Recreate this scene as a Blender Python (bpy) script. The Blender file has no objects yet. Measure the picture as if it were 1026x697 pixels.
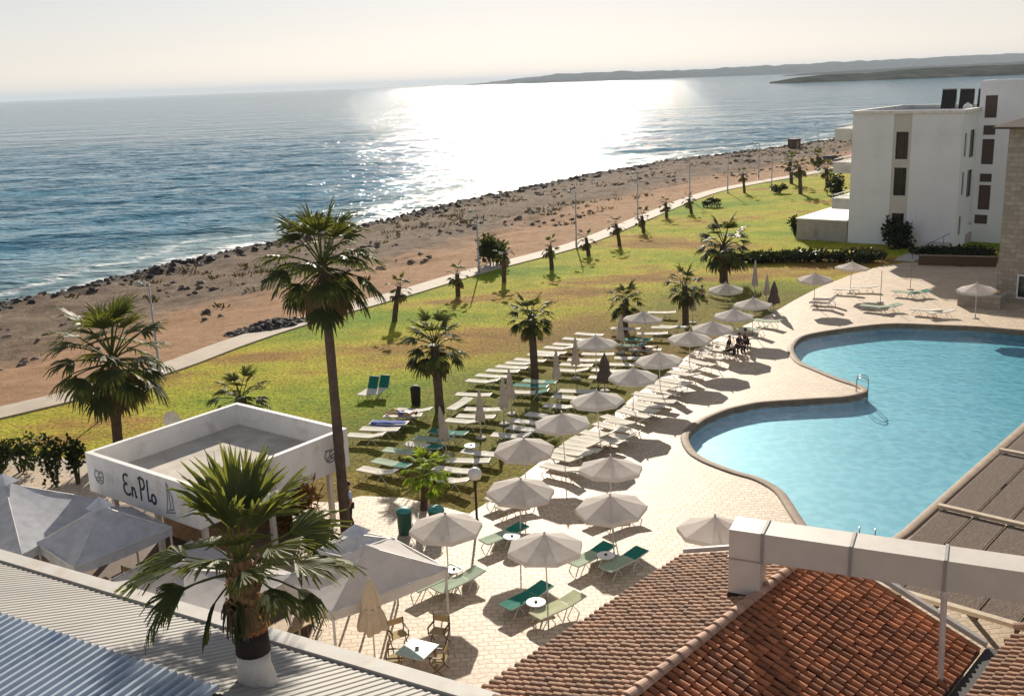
import bpy, bmesh, math, random
import numpy as np
from mathutils import Vector, Matrix
SC = bpy.context.scene
COL = SC.collection
R_ = math.radians

# ------------------------------------------------------------------ camera
F, CAMH, PW, PH = 1030.0, 17.0, 1026.0, 697.0
pitch = math.atan(266.5 / F); roll = R_(2.1)
fw = Vector((0, math.cos(pitch), -math.sin(pitch)))
rt0 = Vector((1, 0, 0)); up0 = rt0.cross(fw)
CR = rt0 * math.cos(roll) - up0 * math.sin(roll)
CU = rt0 * math.sin(roll) + up0 * math.cos(roll)
cd = bpy.data.cameras.new('camera'); cam = bpy.data.objects.new('camera', cd); COL.objects.link(cam)
cd.sensor_width = 36.0; cd.lens = F * 36.0 / PW; cd.clip_start = 0.5; cd.clip_end = 90000
M = Matrix.Identity(4)
for i in range(3):
    M[i][0] = CR[i]; M[i][1] = CU[i]; M[i][2] = -fw[i]
M[2][3] = CAMH
cam.matrix_world = M
SC.camera = cam

# ------------------------------------------------------------------ sky, sun, exposure
SUN_EL, SUN_AZ = R_(21.0), R_(1.4)
w = bpy.data.worlds.new('World'); SC.world = w; w.use_nodes = True
nt = w.node_tree
sky = nt.nodes.new('ShaderNodeTexSky'); sky.sky_type = 'NISHITA'; sky.sun_disc = False
sky.sun_elevation = SUN_EL; sky.sun_rotation = SUN_AZ
sky.altitude = 0; sky.air_density = 1.0; sky.dust_density = 0.15; sky.ozone_density = 1.5
hs = nt.nodes.new('ShaderNodeHueSaturation'); hs.inputs['Saturation'].default_value = 0.62
gm = nt.nodes.new('ShaderNodeGamma'); gm.inputs[1].default_value = 0.6
nt.links.new(sky.outputs[0], gm.inputs[0]); nt.links.new(gm.outputs[0], hs.inputs['Color'])
tn = nt.nodes.new('ShaderNodeMix'); tn.data_type = 'RGBA'; tn.blend_type = 'MULTIPLY'; tn.inputs[0].default_value = 1.0
tn.inputs[7].default_value = (1.0, 0.94, 0.95, 1)
nt.links.new(hs.outputs[0], tn.inputs[6]); nt.links.new(tn.outputs[2], nt.nodes['Background'].inputs[0])
nt.nodes['Background'].inputs[1].default_value = 0.13
sl = bpy.data.lights.new('sun', 'SUN'); sl.energy = 5.0; sl.angle = R_(0.5); sl.color = (1.0, 0.9, 0.76)
so = bpy.data.objects.new('sun', sl); COL.objects.link(so)
sd = Vector((math.sin(SUN_AZ) * math.cos(SUN_EL), math.cos(SUN_AZ) * math.cos(SUN_EL), math.sin(SUN_EL)))
so.rotation_euler = sd.to_track_quat('Z', 'Y').to_euler()
SC.view_settings.view_transform = 'Standard'; SC.view_settings.look = 'None'
SC.view_settings.gamma = 1.0; SC.view_settings.use_curve_mapping = False
SC.view_settings.exposure = 0.70
SC.cycles.max_bounces = 8; SC.cycles.transparent_max_bounces = 12
SC.cycles.caustics_reflective = False; SC.cycles.caustics_refractive = False
SC.cycles.sample_clamp_indirect = 6
SC.cycles.use_denoising = True

# ------------------------------------------------------------------ helpers
def at(px, py, z=0.0):
    """world point at height z that the photograph shows at pixel (px, py)"""
    d = fw * F + CR * (px - 513) + CU * (348.5 - py)
    t = (z - CAMH) / d.z
    return Vector((d.x * t, d.y * t, z))

def proj(p):
    v = Vector(p) - Vector((0, 0, CAMH)); k = F / v.dot(fw)
    return 513 + v.dot(CR) * k, 348.5 - v.dot(CU) * k

def hat(b, py):
    lo, hi = -3.0, 40.0
    for _ in range(40):
        m = (lo + hi) / 2
        if proj((b[0], b[1], m))[1] > py: lo = m
        else: hi = m
    return lo

class MB:
    """collects polygons; build() links them as one mesh object"""
    def __init__(s): s.v = []; s.f = []; s.m = []; s.t = []
    def add(s, verts, faces, mi=0, tint=0.5):
        n = len(s.v); s.v += [tuple(p) for p in verts]
        s.f += [tuple(i + n for i in f) for f in faces]; s.m += [mi] * len(faces); s.t += [tint] * len(verts)
    def box(s, c, d, rz=0.0, mi=0, M=None, tint=0.5):
        x, y, z = d[0] / 2, d[1] / 2, d[2] / 2
        p = [Vector((a, b, e)) for e in (-z, z) for a, b in ((-x, -y), (x, -y), (x, y), (-x, y))]
        rm = Matrix.Rotation(rz, 3, 'Z') if M is None else M
        p = [rm @ q + Vector(c) for q in p]
        s.add(p, [(3, 2, 1, 0), (4, 5, 6, 7), (0, 1, 5, 4), (1, 2, 6, 5), (2, 3, 7, 6), (3, 0, 4, 7)], mi, tint)
    def tube(s, pts, rad, n=8, mi=0, cap=True, tint=0.5):
        pts = [Vector(p) for p in pts]
        if not isinstance(rad, (list, tuple)): rad = [rad] * len(pts)
        rings = []; V = []; Fc = []
        ref = None
        for i, p in enumerate(pts):
            d = (pts[min(i + 1, len(pts) - 1)] - pts[max(i - 1, 0)]).normalized()
            if ref is None:
                ref = Vector((1, 0, 0)) if abs(d.x) < 0.8 else Vector((0, 1, 0))
            a = (ref - d * ref.dot(d)).normalized(); ref = a; b = d.cross(a)
            for k in range(n):
                t = 2 * math.pi * k / n
                V.append(p + (a * math.cos(t) + b * math.sin(t)) * rad[i])
        for i in range(len(pts) - 1):
            for k in range(n):
                k2 = (k + 1) % n
                Fc.append((i * n + k, i * n + k2, (i + 1) * n + k2, (i + 1) * n + k))
        if cap:
            Fc.append(tuple(range(n - 1, -1, -1))); q = (len(pts) - 1) * n; Fc.append(tuple(range(q, q + n)))
        s.add(V, Fc, mi, tint)
    def lathe(s, prof, c=(0, 0, 0), n=16, mi=0, ph=0.0):
        V = []; Fc = []
        for r, z in prof:
            for k in range(n):
                t = 2 * math.pi * k / n + ph
                V.append((c[0] + r * math.cos(t), c[1] + r * math.sin(t), c[2] + z))
        for i in range(len(prof) - 1):
            for k in range(n):
                k2 = (k + 1) % n
                Fc.append((i * n + k, i * n + k2, (i + 1) * n + k2, (i + 1) * n + k))
        Fc.append(tuple(range(n - 1, -1, -1))); q = (len(prof) - 1) * n; Fc.append(tuple(range(q, q + n)))
        s.add(V, Fc, mi)
    def prism(s, poly, z0, z1, mi=0):
        n = len(poly)
        a = sum(poly[i][0] * poly[(i + 1) % n][1] - poly[(i + 1) % n][0] * poly[i][1] for i in range(n))
        if a < 0: poly = poly[::-1]
        V = [(p[0], p[1], z0) for p in poly] + [(p[0], p[1], z1) for p in poly]
        Fc = [tuple(range(n - 1, -1, -1)), tuple(range(n, 2 * n))] + [(i, (i + 1) % n, (i + 1) % n + n, i + n) for i in range(n)]
        s.add(V, Fc, mi)
    def build(s, name, mats, parent=None, smooth=False):
        me = bpy.data.meshes.new(name)
        me.from_pydata([tuple(p) for p in s.v], [], s.f)
        if not isinstance(mats, (list, tuple)): mats = [mats]
        for m in mats: me.materials.append(m)
        if len(mats) > 1: me.polygons.foreach_set('material_index', s.m)
        at_ = me.attributes.new('tint', 'FLOAT', 'POINT'); at_.data.foreach_set('value', s.t)
        if smooth: me.polygons.foreach_set('use_smooth', [True] * len(me.polygons))
        me.update()
        o = bpy.data.objects.new(name, me); COL.objects.link(o)
        if parent: o.parent = parent
        return o

def tag(o, label=None, cat=None, group=None, kind=None):
    if label: o['label'] = label
    if cat: o['category'] = cat
    if group: o['group'] = group
    if kind: o['kind'] = kind
    return o

def thing(name, label, cat, loc=(0, 0, 0), rz=0.0, group=None):
    o = bpy.data.objects.new(name, None); COL.objects.link(o)
    o.location = loc; o.rotation_euler = (0, 0, rz); o.empty_display_size = 0.2
    return tag(o, label, cat, group)

def dup(root, loc, rz, label=None, group=None, scale=1.0):
    r = root.copy(); COL.objects.link(r); r.location = loc; r.rotation_euler = (0, 0, rz); r.scale = (scale,) * 3
    if label: r['label'] = label
    if group: r['group'] = group
    for ch in list(root.children):
        c = ch.copy(); COL.objects.link(c); c.parent = r
        for g in list(ch.children):
            e = g.copy(); COL.objects.link(e); e.parent = c
    return r

# ------------------------------------------------------------------ materials
def N(t, kind, **kw):
    n = t.nodes.new(kind)
    for k, v in kw.items(): setattr(n, k, v)
    return n

def ramp(t, fac, stops):
    r = N(t, 'ShaderNodeValToRGB'); el = r.color_ramp.elements
    while len(el) > 1: el.remove(el[-1])
    el[0].position = stops[0][0]; el[0].color = (*stops[0][1], 1)
    for p, c in stops[1:]:
        e = el.new(p); e.color = (*c, 1)
    t.links.new(fac, r.inputs[0]); return r.outputs[0]

def noise(t, scale, detail=4, rough=0.55, vec=None, dist=0.0):
    n = N(t, 'ShaderNodeTexNoise'); n.inputs['Scale'].default_value = scale
    n.inputs['Detail'].default_value = detail; n.inputs['Roughness'].default_value = rough
    n.inputs['Distortion'].default_value = dist
    if vec is not None: t.links.new(vec, n.inputs['Vector'])
    return n.outputs['Fac']

def mapping(t, src, scale=(1, 1, 1), rot=(0, 0, 0)):
    m = N(t, 'ShaderNodeMapping'); m.inputs['Scale'].default_value = scale; m.inputs['Rotation'].default_value = rot
    t.links.new(src, m.inputs[0]); return m.outputs[0]

def mixc(t, fac, a, b, mode='MIX'):
    m = N(t, 'ShaderNodeMix', data_type='RGBA', blend_type=mode)
    for s, x in ((0, fac), (6, a), (7, b)):
        if hasattr(x, 'is_output'): t.links.new(x, m.inputs[s])
        elif s == 0: m.inputs[0].default_value = x
        else: m.inputs[s].default_value = (*x, 1)
    return m.outputs[2]

def math_(t, op, a, b=None, c=None, clamp=False):
    m = N(t, 'ShaderNodeMath', operation=op, use_clamp=clamp)
    for i, x in enumerate((a, b, c)):
        if x is None: continue
        if hasattr(x, 'is_output'): t.links.new(x, m.inputs[i])
        else: m.inputs[i].default_value = x
    return m.outputs[0]

def maprange(t, v, a, b, c=0.0, d=1.0, smooth=True):
    m = N(t, 'ShaderNodeMapRange', interpolation_type='SMOOTHSTEP' if smooth else 'LINEAR')
    t.links.new(v, m.inputs[0])
    for i, x in enumerate((a, b, c, d)): m.inputs[i + 1].default_value = x
    return m.outputs[0]

def attr(t, name): return N(t, 'ShaderNodeAttribute', attribute_name=name).outputs['Fac']

def newmat(name):
    m = bpy.data.materials.new(name); m.use_nodes = True
    return m, m.node_tree, m.node_tree.nodes['Principled BSDF']

def setbump(t, b, h, strength=0.3, dist=0.05):
    bn = N(t, 'ShaderNodeBump'); bn.inputs['Strength'].default_value = strength; bn.inputs['Distance'].default_value = dist
    t.links.new(h, bn.inputs['Height']); t.links.new(bn.outputs[0], b.inputs['Normal'])

def mat(name, col, rough=0.6, var=0.15, scale=3.0, bump=0.0, bscale=20.0, metal=0.0, dirt=None, spec=0.4, tint=0.0, coords='Object', dscale=0.8):
    """principled with mottled colour, optional dirt stains and a per-vertex tint"""
    m, t, b = newmat(name)
    tc = N(t, 'ShaderNodeTexCoord').outputs[coords]
    f = noise(t, scale, 5, 0.6, tc)
    lo = tuple(max(0, c * (1 - var)) for c in col); hi = tuple(min(1, c * (1 + var)) for c in col)
    c = ramp(t, f, [(0.3, lo), (0.7, hi)])
    if dirt:
        df = maprange(t, noise(t, dscale, 6, 0.65, tc), 0.5, 0.72)
        c = mixc(t, math_(t, 'MULTIPLY', df, 0.75), c, dirt)
    if tint:
        tv = math_(t, 'ADD', math_(t, 'MULTIPLY', attr(t, 'tint'), 2 * tint), 1 - tint)
        c = mixc(t, 1.0, c, tv, 'MULTIPLY')
    t.links.new(c, b.inputs['Base Color'])
    b.inputs['Roughness'].default_value = rough; b.inputs['Metallic'].default_value = metal
    b.inputs['Specular IOR Level'].default_value = spec
    if bump: setbump(t, b, noise(t, bscale, 4, 0.6, tc), bump, 0.03)
    return m

def cloth(name, col, trans=0.35, var=0.08, rough=0.85):
    m, t, b = newmat(name)
    tc = N(t, 'ShaderNodeTexCoord').outputs['Object']
    c = ramp(t, noise(t, 2.5, 4, 0.6, tc), [(0.3, tuple(x * (1 - var) for x in col)), (0.7, tuple(min(1, x * (1 + var)) for x in col))])
    t.links.new(c, b.inputs['Base Color']); b.inputs['Roughness'].default_value = rough
    b.inputs['Specular IOR Level'].default_value = 0.2
    tr = N(t, 'ShaderNodeBsdfTranslucent'); t.links.new(c, tr.inputs[0])
    mx = N(t, 'ShaderNodeMixShader'); mx.inputs[0].default_value = trans
    t.links.new(b.outputs[0], mx.inputs[1]); t.links.new(tr.outputs[0], mx.inputs[2])
    t.links.new(mx.outputs[0], t.nodes['Material Output'].inputs[0])
    return m

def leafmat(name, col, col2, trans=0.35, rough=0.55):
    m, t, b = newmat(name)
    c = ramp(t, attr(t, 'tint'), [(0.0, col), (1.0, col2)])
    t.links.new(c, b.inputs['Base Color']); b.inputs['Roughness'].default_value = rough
    b.inputs['Specular IOR Level'].default_value = 0.15
    tr = N(t, 'ShaderNodeBsdfTranslucent')
    t.links.new(mixc(t, 1.0, c, (1.6, 1.5, 0.7), 'MULTIPLY'), tr.inputs[0])
    mx = N(t, 'ShaderNodeMixShader'); mx.inputs[0].default_value = trans
    t.links.new(b.outputs[0], mx.inputs[1]); t.links.new(tr.outputs[0], mx.inputs[2])
    t.links.new(mx.outputs[0], t.nodes['Material Output'].inputs[0])
    return m

UANG = math.atan2(0.747, 0.665)          # the hotel's grid: u runs along the pool edge, v across it
u2 = Vector((math.cos(UANG), math.sin(UANG))); v2 = Vector((math.sin(UANG), -math.cos(UANG)))

MT = {}
MT['white_wall'] = mat('white_wall', (0.80, 0.81, 0.82), 0.75, 0.04, 0.3, 0.1, 12, dirt=(0.68, 0.68, 0.67), dscale=0.25)
MT['bay'] = mat('bay', (0.60, 0.57, 0.51), 0.8, 0.06, 0.8)
MT['white_paint'] = mat('white_paint', (0.75, 0.73, 0.70), 0.6, 0.07, 1.2, 0.1, 10, dirt=(0.48, 0.42, 0.36))
MT['old_white'] = mat('old_white', (0.62, 0.58, 0.53), 0.7, 0.12, 2, 0.1, 14, dirt=(0.36, 0.30, 0.25))
MT['duct'] = mat('duct', (0.57, 0.52, 0.455), 0.5, 0.07, 1.5, 0.05, 6, dirt=(0.48, 0.43, 0.37))
MT['joint'] = mat('joint', (0.30, 0.28, 0.26), 0.6)
MT['black'] = mat('black', (0.025, 0.022, 0.02), 0.7)
MT['dark_glass'] = mat('dark_glass', (0.02, 0.025, 0.03), 0.08, spec=0.6)
MT['brown_shutter'] = mat('brown_shutter', (0.09, 0.06, 0.045), 0.6)
MT['grey_metal'] = mat('grey_metal', (0.45, 0.45, 0.44), 0.45, metal=0.4)
MT['lamp_metal'] = mat('lamp_metal', (0.34, 0.38, 0.38), 0.5, metal=0.2)
MT['chrome'] = mat('chrome', (0.6, 0.6, 0.6), 0.2, metal=1.0)
MT['pole_white'] = mat('pole_white', (0.55, 0.53, 0.5), 0.5)
MT['wood'] = mat('wood', (0.30, 0.20, 0.11), 0.6, 0.3, 6)
MT['dark_wood'] = mat('dark_wood', (0.10, 0.06, 0.035), 0.6, 0.3, 6)
MT['beam_wood'] = mat('beam_wood', (0.50, 0.40, 0.28), 0.7, 0.15, 4)
MT['concrete'] = mat('concrete', (0.42, 0.38, 0.33), 0.85, 0.12, 2, 0.2, 20, dirt=(0.25, 0.21, 0.17))
MT['roof_deck'] = mat('roof_deck', (0.50, 0.45, 0.38), 0.9, 0.18, 1.2, 0.2, 12, dirt=(0.34, 0.30, 0.25))
MT['umbrella'] = cloth('umbrella', (0.72, 0.68, 0.65), 0.55)
MT['umbrella_cream'] = cloth('umbrella_cream', (0.66, 0.56, 0.42), 0.35)
MT['umbrella_closed'] = cloth('umbrella_closed', (0.60, 0.53, 0.46), 0.30)
MT['umbrella_dark'] = cloth('umbrella_dark', (0.16, 0.12, 0.10), 0.2)
MT['tent'] = cloth('tent', (0.60, 0.62, 0.66), 0.35, 0.15)
MT['tent_white'] = cloth('tent_white', (0.66, 0.63, 0.61), 0.4, 0.08)
MT['sling_cream'] = cloth('sling_cream', (0.74, 0.70, 0.60), 0.2)
MT['sling_pale'] = cloth('sling_pale', (0.42, 0.52, 0.38), 0.25)
MT['sling_olive'] = cloth('sling_olive', (0.56, 0.58, 0.36), 0.25)
MT['sling_teal'] = cloth('sling_teal', (0.02, 0.20, 0.15), 0.2)
MT['sling_dark'] = cloth('sling_dark', (0.05, 0.035, 0.035), 0.1)
MT['frame'] = mat('frame', (0.62, 0.60, 0.54), 0.5)
MT['table_white'] = mat('table_white', (0.7, 0.69, 0.66), 0.5, 0.05)
MT['table_green'] = mat('table_green', (0.36, 0.46, 0.42), 0.4, 0.08)
MT['canvas'] = cloth('canvas', (0.50, 0.38, 0.20), 0.25)
MT['bin_green'] = mat('bin_green', (0.02, 0.09, 0.07), 0.5)
MT['bin_teal'] = mat('bin_teal', (0.05, 0.26, 0.24), 0.5)
MT['globe'] = mat('globe', (0.72, 0.69, 0.62), 0.3)
MT['cushion'] = mat('cushion', (0.62, 0.36, 0.12), 0.8)
MT['navy'] = mat('navy', (0.035, 0.04, 0.06), 0.6)
MT['logo_grey'] = mat('logo_grey', (0.25, 0.24, 0.26), 0.6)
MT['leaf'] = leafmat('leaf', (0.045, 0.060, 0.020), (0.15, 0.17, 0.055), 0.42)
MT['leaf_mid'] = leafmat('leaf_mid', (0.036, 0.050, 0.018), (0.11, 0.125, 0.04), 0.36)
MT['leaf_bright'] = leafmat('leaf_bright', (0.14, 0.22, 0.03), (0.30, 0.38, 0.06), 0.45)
MT['leaf_dead'] = leafmat('leaf_dead', (0.10, 0.07, 0.04), (0.22, 0.16, 0.09), 0.2, 0.8)
MT['shrub'] = leafmat('shrub', (0.016, 0.028, 0.010), (0.065, 0.085, 0.025), 0.25)
MT['hedge'] = leafmat('hedge', (0.014, 0.020, 0.010), (0.045, 0.055, 0.02), 0.2)
MT['croton'] = leafmat('croton', (0.16, 0.045, 0.02), (0.24, 0.16, 0.04), 0.3)
MT['scrub'] = leafmat('scrub', (0.05, 0.042, 0.025), (0.13, 0.105, 0.05), 0.2)
MT['trunk'] = mat('trunk', (0.095, 0.065, 0.048), 0.9, 0.35, 3, 0.8, 14)
MT['trunk_light'] = mat('trunk_light', (0.24, 0.17, 0.12), 0.9, 0.3, 3, 0.8, 14)
MT['boot'] = mat('boot', (0.24, 0.14, 0.07), 0.8, 0.4, 6, 0.3, 12, tint=0.45)
MT['fibre'] = mat('fibre', (0.34, 0.13, 0.05), 0.9, 0.3, 8)
MT['tar'] = mat('tar', (0.022, 0.015, 0.012), 0.8, 0.2, 8)
MT['skin'] = mat('skin', (0.45, 0.25, 0.16), 0.5, 0.06)
MT['hair'] = mat('hair', (0.02, 0.014, 0.01), 0.6)
MT['shirt_blue'] = mat('shirt_blue', (0.42, 0.52, 0.70), 0.85, 0.06)
MT['shirt_dark'] = mat('shirt_dark', (0.03, 0.025, 0.03), 0.85)
MT['shirt_pink'] = mat('shirt_pink', (0.5, 0.28, 0.26), 0.85)
MT['towel_blue'] = mat('towel_blue', (0.05, 0.09, 0.32), 0.9)
MT['swim_blue'] = mat('swim_blue', (0.06, 0.10, 0.36), 0.7)
MT['tile_pale'] = mat('tile_pale', (0.29, 0.16, 0.09), 0.8, 0.25, 2.0, 0.2, 25, dirt=(0.15, 0.08, 0.06), tint=0.35)
MT['tile_red'] = mat('tile_red', (0.38, 0.13, 0.05), 0.75, 0.3, 2.0, 0.2, 25, dirt=(0.10, 0.05, 0.035), tint=0.4)
MT['cap_tile'] = mat('cap_tile', (0.42, 0.26, 0.18), 0.8, 0.2, 3.0, 0.2, 25, tint=0.3)
MT['under_tile'] = mat('under_tile', (0.06, 0.035, 0.028), 0.9)
MT['sheet_grey'] = mat('sheet_grey', (0.30, 0.285, 0.26), 0.7, 0.12, 0.6, dirt=(0.33, 0.30, 0.26), spec=0.3)
MT['sheet_blue'] = mat('sheet_blue', (0.40, 0.46, 0.53), 0.45, 0.1, 0.7, dirt=(0.16, 0.23, 0.33), spec=0.4)
MT['curb_white'] = mat('curb_white', (0.54, 0.51, 0.46), 0.7, 0.08, 1.5, 0.1, 15, dirt=(0.42, 0.36, 0.28))
MT['coping'] = mat('coping', (0.25, 0.175, 0.115), 0.75, 0.25, 2, 0.2, 20, dirt=(0.16, 0.11, 0.08))
MT['reed'] = None
MT['car_dark'] = mat('car_dark', (0.03, 0.03, 0.05), 0.25)
MT['rubber'] = mat('rubber', (0.02, 0.02, 0.02), 0.8)

def stone_mat():
    m, t, b = newmat('stone_blocks')
    tc = N(t, 'ShaderNodeTexCoord').outputs['UV']
    br = N(t, 'ShaderNodeTexBrick'); br.inputs['Scale'].default_value = 1.0
    br.inputs['Brick Width'].default_value = 0.75; br.inputs['Row Height'].default_value = 0.34
    br.inputs['Mortar Size'].default_value = 0.02; br.inputs['Bias'].default_value = 0.0
    br.inputs['Color1'].default_value = (0.33, 0.275, 0.21, 1); br.inputs['Color2'].default_value = (0.46, 0.40, 0.32, 1)
    br.inputs['Mortar'].default_value = (0.26, 0.22, 0.18, 1)
    t.links.new(tc, br.inputs[0])
    c = mixc(t, maprange(t, noise(t, 2.4, 6, 0.7, tc), 0.42, 0.7), br.outputs[0], (0.30, 0.24, 0.18))
    t.links.new(c, b.inputs['Base Color']); b.inputs['Roughness'].default_value = 0.9
    h = math_(t, 'ADD', noise(t, 9, 5, 0.6, tc), math_(t, 'MULTIPLY', br.outputs['Fac'], -1.0))
    setbump(t, b, h, 0.5, 0.04)
    return m
MT['stone'] = stone_mat()

def reed_mat():
    m, t, b = newmat('reed_mat')
    tc = N(t, 'ShaderNodeTexCoord').outputs['Object']
    a = noise(t, 5.0, 4, 0.7, mapping(t, tc, (1.0, 9.0, 1)))
    c = ramp(t, a, [(0.3, (0.05, 0.032, 0.022)), (0.5, (0.13, 0.09, 0.065)), (0.75, (0.24, 0.175, 0.125))])
    t.links.new(c, b.inputs['Base Color']); b.inputs['Roughness'].default_value = 0.95
    setbump(t, b, a, 0.6, 0.05); return m
MT['reed'] = reed_mat()

def deck_mat():
    m, t, b = newmat('deck_paving')
    geo = N(t, 'ShaderNodeNewGeometry').outputs['Position']
    vec = mapping(t, geo, (1, 1, 1), (0, 0, -UANG + R_(45)))
    br = N(t, 'ShaderNodeTexBrick'); br.inputs['Scale'].default_value = 1.0; br.offset = 0.5
    br.inputs['Brick Width'].default_value = 0.38; br.inputs['Row Height'].default_value = 0.25
    br.inputs['Mortar Size'].default_value = 0.03; br.inputs['Mortar Smooth'].default_value = 0.4
    br.inputs['Color1'].default_value = (0.48, 0.37, 0.255, 1); br.inputs['Color2'].default_value = (0.62, 0.50, 0.36, 1)
    br.inputs['Mortar'].default_value = (0.38, 0.285, 0.19, 1)
    wob = N(t, 'ShaderNodeVectorMath', operation='ADD')
    nz = N(t, 'ShaderNodeTexNoise'); nz.inputs['Scale'].default_value = 1.6; t.links.new(geo, nz.inputs['Vector'])
    sc = N(t, 'ShaderNodeVectorMath', operation='SCALE'); sc.inputs['Scale'].default_value = 0.28
    t.links.new(nz.outputs['Color'], sc.inputs[0]); t.links.new(vec, wob.inputs[0]); t.links.new(sc.outputs[0], wob.inputs[1])
    t.links.new(wob.outputs[0], br.inputs[0])
    c = mixc(t, maprange(t, noise(t, 0.5, 6, 0.65, geo), 0.45, 0.75), br.outputs[0], (0.42, 0.33, 0.24))
    c = mixc(t, maprange(t, noise(t, 5.0, 3, 0.6, geo), 0.55, 0.75, 0, 0.5), c, (0.36, 0.27, 0.18))
    t.links.new(c, b.inputs['Base Color']); b.inputs['Roughness'].default_value = 0.6
    b.inputs['Specular IOR Level'].default_value = 0.27
    h = math_(t, 'ADD', math_(t, 'MULTIPLY', br.outputs['Fac'], -0.8), noise(t, 7, 5, 0.6, geo))
    setbump(t, b, h, 0.4, 0.025)
    return m
MT['deck'] = deck_mat()

def terrain_mat():
    m, t, b = newmat('terrain')
    geo = N(t, 'ShaderNodeNewGeometry').outputs['Position']
    pth = attr(t, 'path'); sh = attr(t, 'shore')
    # lawn
    g1 = noise(t, 0.075, 5, 0.6, mapping(t, geo, (0.55, 1.1, 1), (0, 0, R_(-35))))
    g2 = noise(t, 0.5, 5, 0.65, geo); g3 = noise(t, 5.0, 4, 0.7, geo)
    lawn = ramp(t, g1, [(0.38, (0.18, 0.275, 0.02)), (0.47, (0.31, 0.34, 0.028)), (0.54, (0.42, 0.37, 0.045)), (0.60, (0.36, 0.22, 0.06)), (0.70, (0.22, 0.13, 0.045))])
    lawn = mixc(t, 1.0, lawn, (1.15, 1.15, 1.0), 'MULTIPLY')
    wr = math_(t, 'ADD', attr(t, 'wear'), math_(t, 'MULTIPLY', math_(t, 'SUBTRACT', g2, 0.5), 16.0))
    lawn = mixc(t, maprange(t, wr, 6.0, 15.0, 0.75, 0.0), lawn, (0.20, 0.15, 0.045))
    lawn = mixc(t, maprange(t, g2, 0.35, 0.7), lawn, mixc(t, 1.0, lawn, (0.72, 0.75, 0.7), 'MULTIPLY'))
    lawn = mixc(t, maprange(t, g3, 0.4, 0.65), mixc(t, 1.0, lawn, (1.35, 1.3, 1.2), 'MULTIPLY'), mixc(t, 1.0, lawn, (0.45, 0.5, 0.5), 'MULTIPLY'))
    # sand and rock
    s1 = noise(t, 0.12, 6, 0.65, geo); s2 = noise(t, 0.8, 6, 0.7, geo); s3 = noise(t, 3.0, 4, 0.7, geo)
    sand = ramp(t, s2, [(0.3, (0.30, 0.17, 0.09)), (0.65, (0.46, 0.28, 0.16))])
    rock = ramp(t, s2, [(0.30, (0.10, 0.072, 0.050)), (0.5, (0.19, 0.138, 0.096)), (0.72, (0.29, 0.215, 0.15))])
    rock = mixc(t, maprange(t, s3, 0.52, 0.7), rock, (0.07, 0.052, 0.04))
    pn = math_(t, 'ADD', pth, math_(t, 'MULTIPLY', math_(t, 'SUBTRACT', s1, 0.5), 22.0))
    beach = mixc(t, maprange(t, pn, 10.0, 21.0), sand, rock)
    sn = math_(t, 'ADD', sh, math_(t, 'MULTIPLY', math_(t, 'SUBTRACT', s2, 0.5), 6.0))
    beach = mixc(t, maprange(t, sn, 2.0, 5.5, 1.0, 0.0), beach, (0.035, 0.028, 0.025))
    ed = math_(t, 'ADD', pth, math_(t, 'MULTIPLY', math_(t, 'SUBTRACT', g2, 0.5), 2.2))
    c = mixc(t, maprange(t, ed, -0.3, 1.0), lawn, beach)
    t.links.new(c, b.inputs['Base Color']); b.inputs['Roughness'].default_value = 0.95
    b.inputs['Specular IOR Level'].default_value = 0.1
    setbump(t, b, math_(t, 'ADD', g3, math_(t, 'ADD', s2, noise(t, 14, 3, 0.6, geo))), 1.0, 0.16)
    return m
MT['terrain'] = terrain_mat()

def path_mat():
    return mat('path', (0.42, 0.35, 0.27), 0.85, 0.12, 0.6, 0.2, 10, dirt=(0.36, 0.28, 0.2), coords='Object')
MT['path'] = path_mat()

def sea_mat():
    m, t, b = newmat('sea')
    geo = N(t, 'ShaderNodeNewGeometry').outputs['Position']
    sh = attr(t, 'shore')
    v1 = mapping(t, geo, (0.55, 1.0, 1), (0, 0, R_(-12)))
    w1 = noise(t, 0.10, 3, 0.55, v1); w2 = noise(t, 0.42, 4, 0.6, v1); w3 = noise(t, 1.7, 3, 0.6, geo)
    w0 = noise(t, 0.03, 6, 0.62, v1)
    h = math_(t, 'ADD', math_(t, 'ADD', math_(t, 'MULTIPLY', w1, 1.6), math_(t, 'MULTIPLY', w0, 11.0)), math_(t, 'ADD', math_(t, 'MULTIPLY', w2, 0.65), math_(t, 'MULTIPLY', w3, 0.15)))
    setbump(t, b, h, 1.0, 0.75)
    deep = (0.045, 0.17, 0.245); shal = (0.17, 0.27, 0.29)
    sn = math_(t, 'ADD', sh, math_(t, 'MULTIPLY', math_(t, 'SUBTRACT', w1, 0.5), 18.0))
    c = mixc(t, maprange(t, sn, -26.0, -8.0), deep, shal)
    # foam: breaking lines near the shore and a few whitecaps
    fo = noise(t, 0.9, 6, 0.75, mapping(t, geo, (0.6, 1.2, 1), (0, 0, R_(28)))); 
    lines = math_(t, 'SINE', math_(t, 'ADD', math_(t, 'MULTIPLY', sn, 0.75), math_(t, 'MULTIPLY', fo, 5.0)))
    fz = math_(t, 'MULTIPLY', maprange(t, lines, 0.35, 0.95), maprange(t, sn, -17.0, -5.0))
    fz = math_(t, 'MULTIPLY', fz, maprange(t, fo, 0.40, 0.58))
    edge = math_(t, 'MULTIPLY', maprange(t, sn, -5.5, -0.5), maprange(t, fo, 0.36, 0.56))
    foam = math_(t, 'MAXIMUM', fz, edge)
    c = mixc(t, foam, c, (0.78, 0.78, 0.76))
    t.links.new(c, b.inputs['Base Color'])
    t.links.new(math_(t, 'ADD', math_(t, 'MULTIPLY', foam, 0.6), 0.07), b.inputs['Roughness'])
    b.inputs['IOR'].default_value = 1.11
    return m
MT['sea'] = sea_mat()

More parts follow.
